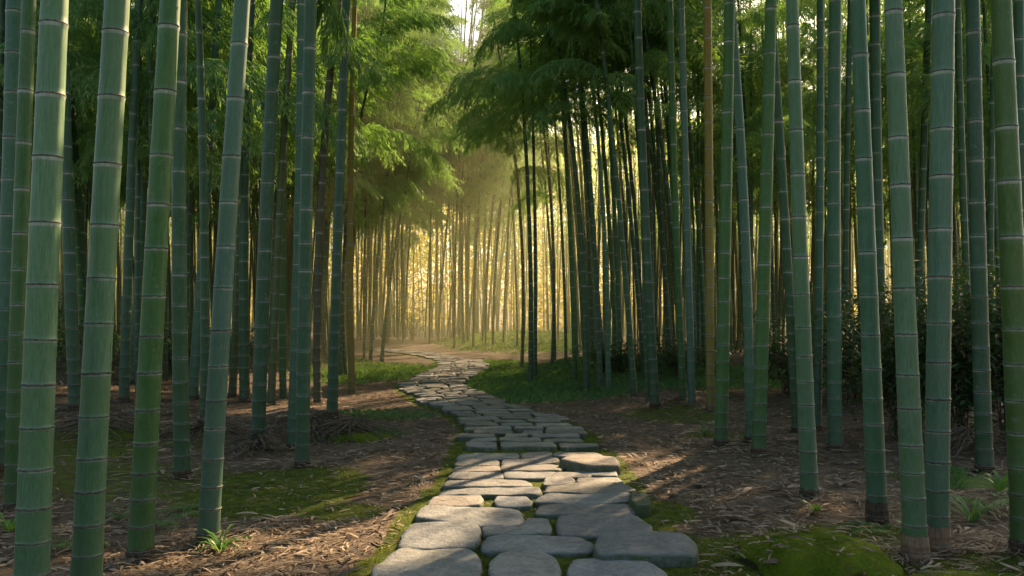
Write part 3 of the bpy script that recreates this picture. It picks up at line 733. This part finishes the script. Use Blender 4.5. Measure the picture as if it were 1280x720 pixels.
# ------------------------------------------------------------------ the thickets behind
placed = []
def field(n, xr, yr, label, group, test, cols, face_to_path=True, cz=(3.2, 4.2), nbr=15, Hr=(9, 12), dia=(0.075, 0.115), sep=0.28, lean=(0, .02), bs=(.8, 1.4)):
    k = 0; tries = 0
    while k < n and tries < n * 80:
        tries += 1
        y = R.uniform(*yr); x = R.uniform(*xr) * (y / 20.0)
        if path_dist(x, y) < 1.25 or not test(x, y): continue
        if any((x - a) ** 2 + (y - b) ** 2 < sep * sep for a, b in placed): continue
        base = Vector((x, y, height(x, y)))
        blocked = False
        for p, r in GAPS:
            d = base - p; dh = Vector((S.x, S.y)).normalized()
            t = d.x * dh.x + d.y * dh.y
            if t > 0.3:
                off = abs(d.x * -dh.y + d.y * dh.x)
                if off < r + 0.05 and t * math.tan(SUN_EL) < 9 and R.random() < 0.5: blocked = True; break
        if blocked: continue
        placed.append((x, y)); k += 1
        H = R.uniform(*Hr); r0 = R.uniform(*dia) / 2
        lx = R.gauss(*lean) ; a2 = R.uniform(0.0015, 0.006) * (1 if x < 0 else -1) * (1.4 if abs(x) < 5 else .6)
        bow = R.uniform(-.03, .03)
        ly = R.gauss(0, .012)
        cx = lambda z, lx=lx, a2=a2, bow=bow: lx * z + a2 * z * z + bow * math.sin(z * .55)
        cy = lambda z, ly=ly: ly * z
        rad = lambda z, r0=r0, H=H: r0 * (1 - 0.8 * (z / H) ** 1.6) + 0.002
        root = empty('bamboo', base); tag(root, label, 'bamboo', group)
        zs = node_heights(H, 0.13, 0.38)
        cm = put('culm', culm_mesh(cx, cy, rad, zs, 8, False), root)
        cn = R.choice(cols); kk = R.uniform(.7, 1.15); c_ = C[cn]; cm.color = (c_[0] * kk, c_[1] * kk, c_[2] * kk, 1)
        face = (math.atan2(-y * .2, -x) if face_to_path else None)
        if nbr:
            crown(root, cx, cy, R.uniform(*cz), H, nbr, BR_FAR, 0, bs, face)
def outside_view_path(x, y):
    return True
field(66, (-14, -2.3), (12.5, 28), 'thin green bamboo deep in the thicket left of the path', 'thin bamboos of the left thicket', lambda x, y: x < -1.6 and path_edges(y)[0] - x > 1.3, ['dark', 'deep', 'olive', 'teal', 'green', 'olive'], nbr=17, Hr=(9, 12.5), cz=(3.0, 4.4), lean=(.012, .03))
field(44, (.2, 4.8), (14.2, 24), 'thin dark green bamboo in the dense clump right behind the grassy edge', 'thin bamboos of the right clump', lambda x, y: x - path_edges(y)[1] > .9 + .02 * y and x > .02 * y and not (y < 16 and x < 2.2), ['dark', 'deep', 'dark', 'teal', 'green'], nbr=8, cz=(4.6, 5.6), Hr=(8.5, 10.5), lean=(-.03, .025), dia=(.06, .095), sep=.2)
field(70, (4.0, 14), (14.0, 30), 'thin green bamboo deep in the thicket right of the path', 'thin bamboos of the right thicket', lambda x, y: x - path_edges(y)[1] > 1.9, ['dark', 'deep', 'dark', 'teal', 'green'], nbr=13, cz=(3.2, 4.8), Hr=(8.8, 11.6), lean=(-.02, .03))
field(58, (-4.8, 0.6), (29, 44), 'thin brownish bamboo in the hazy backlit stand where the path disappears', 'thin bamboos at the far end of the path', lambda x, y: path_dist(x, y) > 1.6, ['brown', 'olive', 'green', 'dark', 'yg'], nbr=18, cz=(4.2, 6.5), Hr=(13, 18), dia=(.06, .105), bs=(1.1, 1.9), lean=(0, .035))

def block_sun_leaks():
    """leafy branches added to the culms to block sun that would leak onto the floor"""
    r = random.Random(77); S2 = Vector((S.x, S.y)).normalized(); tanel = S.z / math.hypot(S.x, S.y); added = 0
    y = 3.4
    while y < 16:
        x = -5.5
        while x < 5.5:
            p = Vector((x + r.uniform(-.1, .1), y + r.uniform(-.1, .1), 0.02))
            x += 0.26
            if any((p - g).length < rr * 1.5 + .12 for g, rr in GAPS if g.z < 1): continue
            cov = 0
            for c, rad in SPH:
                d = c - p; t = d.dot(S)
                if t > 0 and (d - S * t).length_squared < (rad * .8) ** 2:
                    cov += 1
                    if cov > 1: break
            if cov > 1: continue
            cand = []
            for root, cx, cy, H, me_ in CULMS:
                b = root.location; dx, dy = b.x - p.x, b.y - p.y
                t = dx * S2.x + dy * S2.y
                if t < 2: continue
                z = t * tanel
                if z > H - b.z or z < (1.6 + .353 * b.y + .5 if b.y < 15 else 3.6): continue
                off = abs(dx * -S2.y + dy * S2.x)
                if off < 1.3: cand.append((off, root, cx, cy, z, dx, dy, t, me_))
            if not cand: continue
            off, root, cx, cy, z, dx, dy, t, me_ = min(cand, key=lambda q: q[0])
            target = p + S * (z / S.z); b = root.location
            v = Vector((target.x - b.x - cx(z), target.y - b.y - cy(z)))
            az = math.atan2(v.y, v.x) + r.uniform(-.3, .3) if v.length > .15 else r.uniform(-PI, PI)
            sc = r.uniform(.9, 1.25)
            c = Vector((b.x + cx(z) + math.cos(az) * .7 * sc, b.y + cy(z) + math.sin(az) * .7 * sc, z + .05))
            if branch_blocks(Vector((b.x + cx(z), b.y + cy(z), z)), az, sc): continue
            if b.y > 16 and abs(c.x + 0.045 * c.y) < 1.4 and z > 1.2 + .27 * c.y: continue
            o = put('leafy_branch', r.choice(me_), root); o.location = (cx(z), cy(z), z - b.z - .1 * sc); o.rotation_euler = (r.uniform(-.2, .2), r.uniform(-.2, .1), az); o.scale = (sc,) * 3  # branch added to keep the sun off the floor
            SPH.append((c, .5 * sc)); added += 1
        y += 0.26 + .01 * y
    print('canopy closed with', added)
block_sun_leaks()

# beyond the three hundred largest culms: the rest of the grove as one mass
def deep_grove():
    r = random.Random(21); m = MB(); lf = MB(); n = 0; tops = []
    while n < 1500:
        y = 23 + 29 * r.random() ** 1.3; x = r.uniform(-30, 34) * (y / 45)
        if path_dist(x, y) < 2.2 or (abs(x + .05 * y) < 3.2 and y < 36): continue
        n += 1; b = Vector((x, y, height(x, y))); H = r.uniform(10, 15) if x < 0 else r.uniform(8, 11); l = r.gauss(0, .03); rr = r.uniform(.024, .044); c = r.uniform(-.004, .004)
        pts = [b + Vector((l * z + c * z * z, 0, z)) for z in [H * k / 8 for k in range(9)]]
        m.tube(pts, [rr * (1 - .09 * k) for k in range(9)], 6, False); tops.append((b, l, c, H))
    o = m.build('bamboo_thicket', M_THICKET); tag(o, 'mass of far bamboo culms filling the gaps of the grove', 'bamboo thicket', kind='stuff')
    for b, l, c, H in tops:
        for k in range(30):
            z = r.uniform(3.8, H); q = b + Vector((l * z + c * z * z + r.gauss(0, .75), r.gauss(0, .6), z - .0 ))
            if mn.noise(q * 0.55) < -.22 or in_gap(q, .1): continue
            a = r.uniform(0, 2 * PI)
            for _ in range(3):
                d = Vector((math.cos(a) + r.uniform(-.6, .6), math.sin(a) + r.uniform(-.6, .6), r.uniform(-1.2, 0)))
                leaf(lf, q + Vector((r.uniform(-.15, .15), r.uniform(-.15, .15), r.uniform(-.15, .15))), d, Vector((r.uniform(-.6, .6), r.uniform(-.6, .6), 1)), r.uniform(.18, .30), r.uniform(.02, .035))
    o = lf.build('bamboo_foliage', M_LEAF, None, False); tag(o, 'leaf mass of the far bamboo thicket', 'foliage', kind='stuff')
M_THICKET = mat_simple('far_culm_skin', (0.045, 0.085, 0.035), (0.12, 0.15, 0.06), 2.0, 0.6)
deep_grove()
# far wood behind everything: one mass of foliage
def far_wood():
    r = random.Random(5); m = MB()
    for i in range(95000):
        x = r.uniform(-50, 62); y = 55 + 9 * r.random() + 0.004 * x * x
        z = (r.random() ** 0.9) * (13 + 4 * mn.noise(Vector((x * .13, 1, 2))) )
        if abs(x + 2.2) < 2.2 and z < 3.0 and r.random() < .6: continue
        if abs(x + 2.6 - z * .05) < 1.6 and z > 9 + 2 * mn.noise(Vector((x, z, 1))): continue
        if mn.noise(Vector((x * .35, y * .3, z * .45))) < -0.34: continue
        c = Vector((x, y, z + height(x, y)))
        for _ in range(3):
            d = Vector((r.uniform(-1, 1), r.uniform(-.6, .6), r.uniform(-1, .2)))
            leaf(m, c + Vector((r.uniform(-.4, .4), 0, r.uniform(-.4, .4))), d, Vector((r.uniform(-1, 1), r.uniform(-1, 1), .6)), r.uniform(.22, .42), r.uniform(.05, .085))
    o = m.build('far_wood', M_FARLEAF, None, False); tag(o, 'sunlit golden green wood closing the view behind the bamboo', 'wood', kind='stuff')
M_FARLEAF = mat_leaf('far_leaf', (0.10, 0.12, 0.02), (0.20, 0.20, 0.03), (0.52, 0.46, 0.045), 0.7)
far_wood()

# ------------------------------------------------------------------ shrubs
def shrub(px, py, w, h, lab, leaves=1500, ls=0.075, grp='bushes under the bamboo'):
    p = hit(px, py); root = empty('shrub', p); tag(root, lab, 'shrub', grp)
    r = random.Random(int(px * 7 + py)); st = MB(); fo = MB()
    tips = []
    for i in range(16):
        a = r.uniform(0, 2 * PI); rr = r.uniform(.2, 1) * w * .5; hh = h * r.uniform(.55, 1)
        q = [Vector((0, 0, 0)) + Vector((math.cos(a), math.sin(a), 0)) * .08]
        for k in range(1, 6):
            t = k / 5; q.append(Vector((math.cos(a) * rr * t ** 1.3 + r.uniform(-.04, .04), math.sin(a) * rr * t ** 1.3 * .7 + r.uniform(-.04, .04), hh * t)))
        st.tube(q, [0.012 * (1 - .14 * k) for k in range(6)], 4, False); tips += q[2:]
    for i in range(leaves):
        c = r.choice(tips) + Vector((r.gauss(0, .16) * w, r.gauss(0, .11) * w, r.gauss(0, .10) * h + .02))
        if c.z < 0.06: continue
        d = Vector((r.uniform(-1, 1), r.uniform(-1, 1), r.uniform(-.6, .5)))
        leaf(fo, c, d, Vector((r.uniform(-.4, .4), r.uniform(-.4, .4), 1)), ls * r.uniform(.7, 1.4), ls * .2 * r.uniform(.8, 1.3))
    st.build('stems', M_TWIG, root); fo.build('foliage', M_SHRUB, root, False)
SH = [(1120, 545, 1.7, 1.5, 'dark bush filling the gap left of the thick touching pair of culms'), (1200, 548, 1.6, 1.6, 'dark leafy bush between the touching pair and the blue green culm'),
      (1262, 552, 1.5, 1.7, 'dark bush with long leaves at the right edge behind the yellowish culm'), (1060, 505, 1.6, 1.3, 'low dark bush in the shade behind the straight teal culm'),
      (985, 492, 1.5, 1.1, 'low dark bush behind the pale grey green culm'), (1180, 500, 2.2, 2.0, 'tall dark bush in the back behind the touching pair'),
      (850, 472, 1.6, .7, 'low green bush at the back left of the yellow brown culm'), (775, 468, 1.7, .65, 'low green bush behind the clump by reddish soil'), 
      (130, 478, 1.8, 1.3, 'dark bush in the shade behind the second thick left culm'), (50, 490, 1.8, 1.2, 'dark bush low behind the thickest left culm'), (215, 470, 1.8, 1.0, 'dark bush low behind the dark straight left culm'), (515, 425, 2.6, 1.8, 'dark bush at the far left bend where the path vanishes'),
      (300, 455, 2.0, .9, 'low dark bush in the back shade behind the pale teal culm')]
for s_ in SH: shrub(*s_[:4], s_[4], leaves=(2600 if s_[0] > 1000 else 1700), ls=(0.10 if s_[0] > 1000 else .085))

# ------------------------------------------------------------------ small plants
def ribbon(m, pts, w, up=Vector((0, 0, 1)), taper=True):
    b = len(m.v); n = len(pts)
    for i, p in enumerate(pts):
        d = pts[min(i + 1, n - 1)] - pts[max(i - 1, 0)]
        s = d.cross(up)
        s = s.normalized() if s.length > 1e-6 else Vector((1, 0, 0))
        t = i / (n - 1); k = w * (math.sin(PI * min(1, .12 + .88 * t)) ** .6 if taper else 1) * (0.15 if i == n - 1 else 1)
        m.v += [tuple(p - s * k), tuple(p + s * k)]
    for i in range(n - 1): m.f.append((b + 2 * i, b + 2 * i + 1, b + 2 * i + 3, b + 2 * i + 2))
def tuft(px, py, n, ln, w, lab, name='grass_tuft', cat='grass tuft', m_=None):
    p = hit(px, py); r = random.Random(int(px + py * 3)); mb = MB()
    for i in range(n):
        a = r.uniform(0, 2 * PI); l = ln * r.uniform(.5, 1.1); q = Vector((math.cos(a), math.sin(a), 0)) * .015; pts = [q.copy()]; el = r.uniform(.9, 1.4)
        for k in range(6):
            q = q + Vector((math.cos(a) * math.cos(el), math.sin(a) * math.cos(el), math.sin(el))) * l / 6; pts.append(q.copy()); el -= r.uniform(.18, .42)
        for v_ in pts: v_.z = max(v_.z, 0.005)
        ribbon(mb, pts, w * r.uniform(.7, 1.2))
    o = mb.build(name, m_ or M_TUFT); o.location = p; tag(o, lab, cat)
def fern(px, py, n, ln, lab, m_=None):
    p = hit(px, py); r = random.Random(int(px * 5 + py)); root = empty('fern', p); tag(root, lab, 'fern')
    for i in range(n):
        a = 2 * PI * i / n + r.uniform(-.3, .3); l = ln * r.uniform(.7, 1.1); q = Vector((0, 0, .01)); pts = [q.copy()]; el = r.uniform(.6, 1.0); mb = MB()
        for k in range(12):
            q = q + Vector((math.cos(a) * math.cos(el), math.sin(a) * math.cos(el), math.sin(el))) * l / 12; pts.append(q.copy()); el -= .11
            wv = l * .26 * math.sin(PI * (k + 1) / 13.5) + .01
            for sd in (-1, 1):
                lat = Vector((-math.sin(a) * sd, math.cos(a) * sd, -.1)) + Vector((math.cos(a), math.sin(a), 0)) * .35
                leaf(mb, q, lat, Vector((0, 0, 1)), wv, max(.004, l * .018))
        mb.tube(pts, [.002] * len(pts), 3, False); mb.build('frond', m_ or M_BLADE, root, False)
tuft(276, 692, 34, .26, .0055, 'bright green grass tuft at the foot of the pale teal leaning bamboo')
tuft(12, 665, 9, .30, .012, 'few broad green blades at the left edge beside the dark green bamboo', 'broad_leaf_plant', 'plant')
tuft(1250, 615, 12, .34, .014, 'bright broad leaved sprout left of the yellowish green right bamboo', 'broad_leaf_plant', 'plant')
tuft(1140, 668, 16, .15, .010, 'small bright leafy sprout between the thick teal culm and the pale pair', 'broad_leaf_plant', 'plant')
tuft(1215, 655, 44, .38, .005, 'flattened blue green grass clump right of the touching pair', m_=M_BLADE)
tuft(1020, 640, 10, .14, .008, 'tiny green sprout behind the mossy boulder', 'broad_leaf_plant', 'plant')
tuft(640, 617, 16, .05, .003, 'tiny sunlit moss tuft growing between path stones')
tuft(880, 545, 40, .22, .004, 'wispy grass clump at the foot of the yellow brown bamboo', m_=M_BLADE)
fern(82, 690, 7, .24, 'small green fern between the two thickest left bamboos')
fern(205, 660, 8, .26, 'low blue green fern right behind the grass green thick bamboo')
fern(235, 640, 6, .2, 'small fern behind the pale teal leaning bamboo')
fern(1090, 668, 5, .16, 'small bright fern at the right foot of the thick teal bamboo', M_TUFT)
fern(150, 650, 6, .24, 'small dark fern beside the second thick left bamboo')
fern(1235, 640, 8, .4, 'wide green fern lying low before the yellowish right bamboo')

# ------------------------------------------------------------------ mossy boulder
M_MOSSROCK, nt, out = mat('moss_cushion')
geo = N(nt, 'ShaderNodeNewGeometry'); tc = N(nt, 'ShaderNodeTexCoord')
n1 = noi(nt, tc.outputs['Object'], 4, 5, .6); n2 = noi(nt, tc.outputs['Object'], 60, 5, .7); n3 = noi(nt, tc.outputs['Object'], 12, 5, .7)
mc = mix(nt, ramp(nt, n1, [(.3, 0.0), (.7, 1.0)]), (.07, .11, .008), (.19, .24, .018))
mc = mix(nt, ramp(nt, n2, [(.3, 0.0), (.7, 1.0)]), mix(nt, 1.0, mc, (.5, .55, .5), 'MULTIPLY'), mc)
sx = N(nt, 'ShaderNodeSeparateXYZ'); L(nt, geo.outputs['Normal'], sx.inputs[0])
mc = mix(nt, ramp(nt, mth(nt, 'ADD', sx.outputs[2], mth(nt, 'MULTIPLY', n3, .5)), [(.28, 0.0), (.55, 1.0)]), (.05, .045, .02), mc)
mc = mix(nt, ramp(nt, mth(nt, 'ADD', mth(nt, 'MULTIPLY', n1, .5), mth(nt, 'MULTIPLY', n3, .5)), [(.54, 0.0), (.62, .75)]), mc, (.085, .065, .03))
p_ = N(nt, 'ShaderNodeBsdfPrincipled'); L(nt, mc, p_.inputs['Base Color']); p_.inputs['Roughness'].default_value = 1; p_.inputs['Specular IOR Level'].default_value = .1

L(nt, bump(nt, mth(nt, 'ADD', n2, mth(nt, 'MULTIPLY', n3, 1.5)), .9, .02), p_.inputs['Normal']); L(nt, p_.outputs[0], out.inputs[0])
def boulder(px, py, rx, ry, h, lab, seed=0, name='mossy_boulder', cat='boulder'):
    p = hit(px, py); m = MB(); nu, nv = 72, 26; vs = []
    for j in range(nv + 1):
        t = j / nv; el = t * PI / 2
        for i in range(nu):
            a = 2 * PI * i / nu
            k = 1 + .18 * mn.noise(Vector((math.cos(a) * 1.3 + seed, math.sin(a) * 1.3, t * 1.2))) + .10 * mn.noise(Vector((math.cos(a) * 4, math.sin(a) * 4, t * 4 + seed)))
            kk = math.cos(el) ** .75
            vs.append((math.cos(a) * rx * kk * k, math.sin(a) * ry * kk * k, (math.sin(el) ** .9) * h * (1 + .14 * mn.noise(Vector((math.cos(a) * kk * 2, math.sin(a) * kk * 2, seed))) + .10 * mn.noise(Vector((math.cos(a) * kk * 7, math.sin(a) * kk * 7, seed)))) - .05))
    fs = [(j * nu + i, j * nu + (i + 1) % nu, (j + 1) * nu + (i + 1) % nu, (j + 1) * nu + i) for j in range(nv) for i in range(nu)]
    m.add(vs, fs); o = m.build(name, M_MOSSROCK); o.location = p; tag(o, lab, cat)
boulder(1022, 706, .42, .36, .20, 'bright moss covered boulder at the bottom right before the bamboos', 3)
boulder(1215, 728, .5, .25, .07, 'low moss cushion at the bottom right corner', 8, 'moss_cushion', 'moss')
boulder(458, 548, .36, .22, .11, 'small mossy lump at the right end of the dark earth bank', 5, 'mossy_mound', 'mound')

# ------------------------------------------------------------------ loose litter: nobody could count it
BOULD = hit(1022, 706)
def lump(x, y):
    d = math.hypot((x - BOULD.x) / .42, (y - BOULD.y) / .36)
    return 0.17 * math.sqrt(max(0, 1 - d * d)) ** .8 if d < 1 else 0
def litter():
    r = random.Random(3); m = MB()
    def bit(x, y, st, l, wd, cu, raise_=0.0, kmax=4):
        a = r.uniform(0, 2 * PI); el = r.uniform(-.05, .35)
        z0 = height(x, y) + r.uniform(.003, .022) + raise_ + (.06 if st else 0) + lump(x, y)
        pts = []; q = Vector((x, y, z0)); k = 3 if y > 9 else kmax
        for i in range(k + 1):
            pts.append(q.copy()); q = q + Vector((math.cos(a), math.sin(a), el * (1 - 2 * i / k))) * l / k; a += cu / k
        ribbon(m, pts, wd, Vector((r.uniform(-.5, .5), r.uniform(-.5, .5), 1)))
    n = 0
    while n < 66000:
        y = 3.3 + 18 * r.random() ** 1.45; x = r.uniform(-.64, .64) * (y + .5)
        st = on_stone(x, y)
        if st and r.random() < .955: continue
        g = cover(x, y)
        if (g[0] > .5 or g[1] > .5) and r.random() < .72 and lump(x, y) < .03: continue
        if lump(x, y) > .03 and r.random() < .55: continue
        if r.random() < .55 * (0.5 + mn.noise(Vector((x * 1.2, y * 1.2, 5)))): continue
        n += 1; t = r.random(); f = 1 + .045 * y
        if t < .60: l, wd, cu = r.uniform(.02, .07), r.uniform(.0012, .0032) * f, r.gauss(0, .5)       # crumbs and slivers
        elif t < .90: l, wd, cu = r.uniform(.05, .12), r.uniform(.0035, .0075) * f, r.gauss(0, .6)     # flat leaves
        elif t < .985: l, wd, cu = r.uniform(.12, .30), r.uniform(.0010, .0022) * f, r.gauss(0, 1.0)   # thin stalks
        else: l, wd, cu = r.uniform(.12, .22), r.uniform(.010, .020), r.gauss(0, .5)                   # papery sheaths
        if st: l *= .5; wd *= .6
        bit(x, y, st, l, wd, cu)
    for root, cx, cy, H, me_ in CULMS:                # drifts caught at the feet of the culms
        b = root.location
        if b.y > 13: continue
        for _ in range(90):
            a = r.uniform(0, 2 * PI); d = .06 + abs(r.gauss(0, .11))
            bit(b.x + math.cos(a) * d, b.y + math.sin(a) * d, False, r.uniform(.05, .20), r.uniform(.0015, .007), r.gauss(0, .8), r.uniform(0, .035) * max(0, 1 - d * 3))
    o = m.build('leaf_litter', M_LITTER, None, False); tag(o, 'pale dry bamboo leaves and sheath scraps strewn over the floor', 'leaf litter', kind='stuff')
litter()
def ground_cover():
    r = random.Random(9); m = MB(); n = 0
    while n < 50000:
        y = 4 + 38 * r.random(); x = r.uniform(-.45, .45) * (y + 1)
        if on_stone(x, y): continue
        g = cover(x, y)
        if g[1] < r.uniform(.25, .8): continue
        n += 1
        z = height(x, y); a = r.uniform(0, 2 * PI); l = r.uniform(.03, .10)
        leaf(m, Vector((x, y, z)), Vector((math.cos(a) * .5, math.sin(a) * .5, r.uniform(.4, 1.2))), Vector((math.sin(a), -math.cos(a), .4)), l, .006 + y * .0005)
    o = m.build('low_grass', M_BLADE, None, False); tag(o, 'soft low green growth beside the path', 'grass', kind='stuff')
ground_cover()
def moss_fuzz():
    r = random.Random(19); m = MB(); n = 0
    while n < 26000:
        y = 3.6 + 9 * r.random() ** 1.3; x = r.uniform(-.6, .6) * y
        g = cover(x, y)
        if g[0] < r.uniform(.45, .9): continue
        n += 1
        z = height(x, y); a = r.uniform(0, 2 * PI)
        leaf(m, Vector((x, y, z)), Vector((math.cos(a) * .6, math.sin(a) * .6, r.uniform(.4, 1.2))), Vector((math.sin(a), -math.cos(a), .4)), r.uniform(.008, .022), .0032)
    o = m.build('moss', M_MOSSF, None, False); tag(o, 'green moss between the stones and on the floor', 'moss', kind='stuff')
M_MOSSF = mat_leaf('moss_tip', (0.035, 0.060, 0.008), (0.095, 0.135, 0.018), (0.12, .16, .015), .3, .9, 3.0)
moss_fuzz()

# fallen sticks: each one its own
def stick(a, b, r, lab, lift=.02, mm=None, bend=.05):
    p0 = hit(*a); p1 = hit(*b); m = MB(); n = 7; rr = random.Random(int(a[0]))
    o_ = Vector((rr.uniform(-1, 1), rr.uniform(-1, 1), .4)) * bend
    pts = [(p0.lerp(p1, i / n) - p0) + o_ * math.sin(PI * i / n) + Vector((0, 0, lift)) for i in range(n + 1)]
    for i, q in enumerate(pts): q.z = max(q.z, height(p0.x + q.x, p0.y + q.y) - p0.z + .005)
    m.tube(pts, [r * (1 - .5 * i / n) for i in range(n + 1)], 6)
    k = pts[4]; m.tube([k, k + Vector((rr.uniform(-.1, .1), rr.uniform(-.08, .08), .03))], [r * .6, r * .2], 5)
    o = m.build('fallen_branch', mm or M_TWIG); o.location = p0; tag(o, lab, 'branch')
stick((300, 572), (318, 540), .010, 'pale broken stick leaning left of the root tangle', .05)
stick((336, 552), (362, 520), .010, 'pale stick slanting up right of the root tangle', .05)
stick((335, 560), (352, 572), .007, 'short pale stick lying right of the root tangle')
stick((530, 532), (568, 530), .012, 'dark straight stick lying at the left path edge')
stick((538, 553), (560, 552), .012, 'short dark stick on the floor left of the path')
stick((905, 560), (985, 560), .008, 'long thin twig across the floor between two right bamboos')
stick((940, 650), (1010, 632), .006, 'thin pale twig left of the mossy boulder')
stick((1075, 640), (1085, 622), .007, 'short pale stick leaning by the thick teal bamboo')
stick((735, 485), (762, 474), .012, 'thin stick lying on the reddish soil of the right clump')
stick((705, 492), (735, 484), .016, 'dark root like branch on the reddish soil')
stick((1180, 700), (1235, 678), .009, 'grey curved stalk on the floor right of the tan footed bamboo')
stick((1150, 712), (1210, 690), .007, 'pale dry stalk before the foot of the touching pair')
stick((12, 700), (60, 672), .006, 'long dry stalk at the bottom left corner')
stick((150, 705), (205, 690), .006, 'dry stalk before the grass green thick bamboo')
stick((1053, 540), (1100, 542), .010, 'dark stick lying between the straight teal and thick teal bamboos')
stick((205, 520), (262, 512), .016, 'dark fallen branch behind the pale teal bamboo')
# root tangle under one culm, a dead stem on the right
def tangle(px, py, lab, n=46, w=.42, name='root_tangle'):
    p = hit(px, py); m = MB(); r = random.Random(int(px))
    for i in range(n):
        a = r.uniform(0, 2 * PI); q = Vector((math.cos(a) * .06, math.sin(a) * .06, r.uniform(.04, .20))); pts = [q.copy()]; l = w * r.uniform(.4, 1)
        for k in range(5):
            a += r.uniform(-.35, .35); q = q + Vector((math.cos(a), math.sin(a), -.15 - .08 * k)) * l / 5; q.z = max(q.z, .0); pts.append(q.copy())
        m.tube(pts, [r.uniform(.004, .009) * (1 - .12 * k) for k in range(6)], 5, False)
    o = m.build(name, M_TWIG); o.location = p; tag(o, lab, 'roots')
tangle(322, 566, 'tangle of brown roots at the foot of a blue green bamboo')
tangle(250, 545, 'low heap of dead twigs behind the pale teal bamboo', 60, .8, 'twig_heap')
tangle(395, 545, 'dark dead twigs along the earth bank left of the path', 60, .7, 'twig_heap')
tangle(440, 546, 'low pile of dark twigs on the mossy end of the earth bank', 80, .7, 'twig_heap')
tangle(120, 540, 'dead twigs in the shade between the left bamboos', 60, .9, 'twig_heap')
tangle(1215, 560, 'tangle of bare stems under the right hand bushes', 60, .8, 'twig_heap')

# ------------------------------------------------------------------ haze lying between the far culms
def haze():
    m, nt, out = mat('morning_haze')
    v = N(nt, 'ShaderNodeVolumeScatter'); v.inputs['Color'].default_value = (.95, 1, .56, 1); v.inputs['Density'].default_value = 0.0098; v.inputs['Anisotropy'].default_value = 0.55
    L(nt, v.outputs[0], out.inputs['Volume'])
    mb = MB(); x0, x1, y0, y1, z0, z1 = -40, 45, 17, 66, -1, 13
    mb.add([(x0, y0, z0), (x1, y0, z0), (x1, y1, z0), (x0, y1, z0), (x0, y0, z1), (x1, y0, z1), (x1, y1, z1), (x0, y1, z1)],
           [(0, 3, 2, 1), (4, 5, 6, 7), (0, 1, 5, 4), (1, 2, 6, 5), (2, 3, 7, 6), (3, 0, 4, 7)])
    o = mb.build('haze', m, None, False); tag(o, 'thin sunlit haze hanging in the far part of the grove', 'haze', kind='stuff')
HAZE = True
if HAZE: haze()

# ------------------------------------------------------------------ world, sun, camera
w = bpy.data.worlds.new('World'); scene.world = w; w.use_nodes = True
nt = w.node_tree; bg = nt.nodes['Background']
sky = nt.nodes.new('ShaderNodeTexSky'); sky.sky_type = 'NISHITA'; sky.sun_disc = False
sky.sun_elevation = SUN_EL; sky.sun_rotation = SUN_AZ; sky.air_density = 1.0; sky.dust_density = 3.0
nt.links.new(mix(nt, 1.0, sky.outputs[0], (1.0, .97, .84), 'MULTIPLY'), bg.inputs[0]); bg.inputs[1].default_value = 0.27
ld = bpy.data.lights.new('sun', 'SUN'); ld.energy = 18.0; ld.angle = math.radians(0.5); ld.color = (1.0, .70, .40)
lo = bpy.data.objects.new('sun', ld); col.objects.link(lo); lo.rotation_euler = S.to_track_quat('Z', 'Y').to_euler()
cd = bpy.data.cameras.new('camera'); cam = bpy.data.objects.new('camera', cd); col.objects.link(cam)
cam.location = (0, 0, CH); cam.rotation_euler = (PI / 2, 0, 0); cd.lens = F / 1280 * 36; cd.sensor_width = 36
cd.shift_y = (HY - 360) / 1280; cd.clip_end = 1500; cd.clip_start = 0.05
scene.camera = cam
scene.view_settings.view_transform = 'Standard'; scene.view_settings.look = 'None'; scene.view_settings.exposure = 0
cy = scene.cycles; cy.use_denoising = True; cy.max_bounces = 8; cy.diffuse_bounces = 5; cy.glossy_bounces = 2; cy.transmission_bounces = 5; cy.volume_bounces = 1
cy.transparent_max_bounces = 4; cy.sample_clamp_indirect = 4; cy.caustics_reflective = False; cy.caustics_refractive = False
try: cy.denoiser = 'OPENIMAGEDENOISE'; cy.denoising_input_passes = 'RGB_ALBEDO_NORMAL'
except Exception: pass
print('branches', NB, 'objects', len(bpy.data.objects))
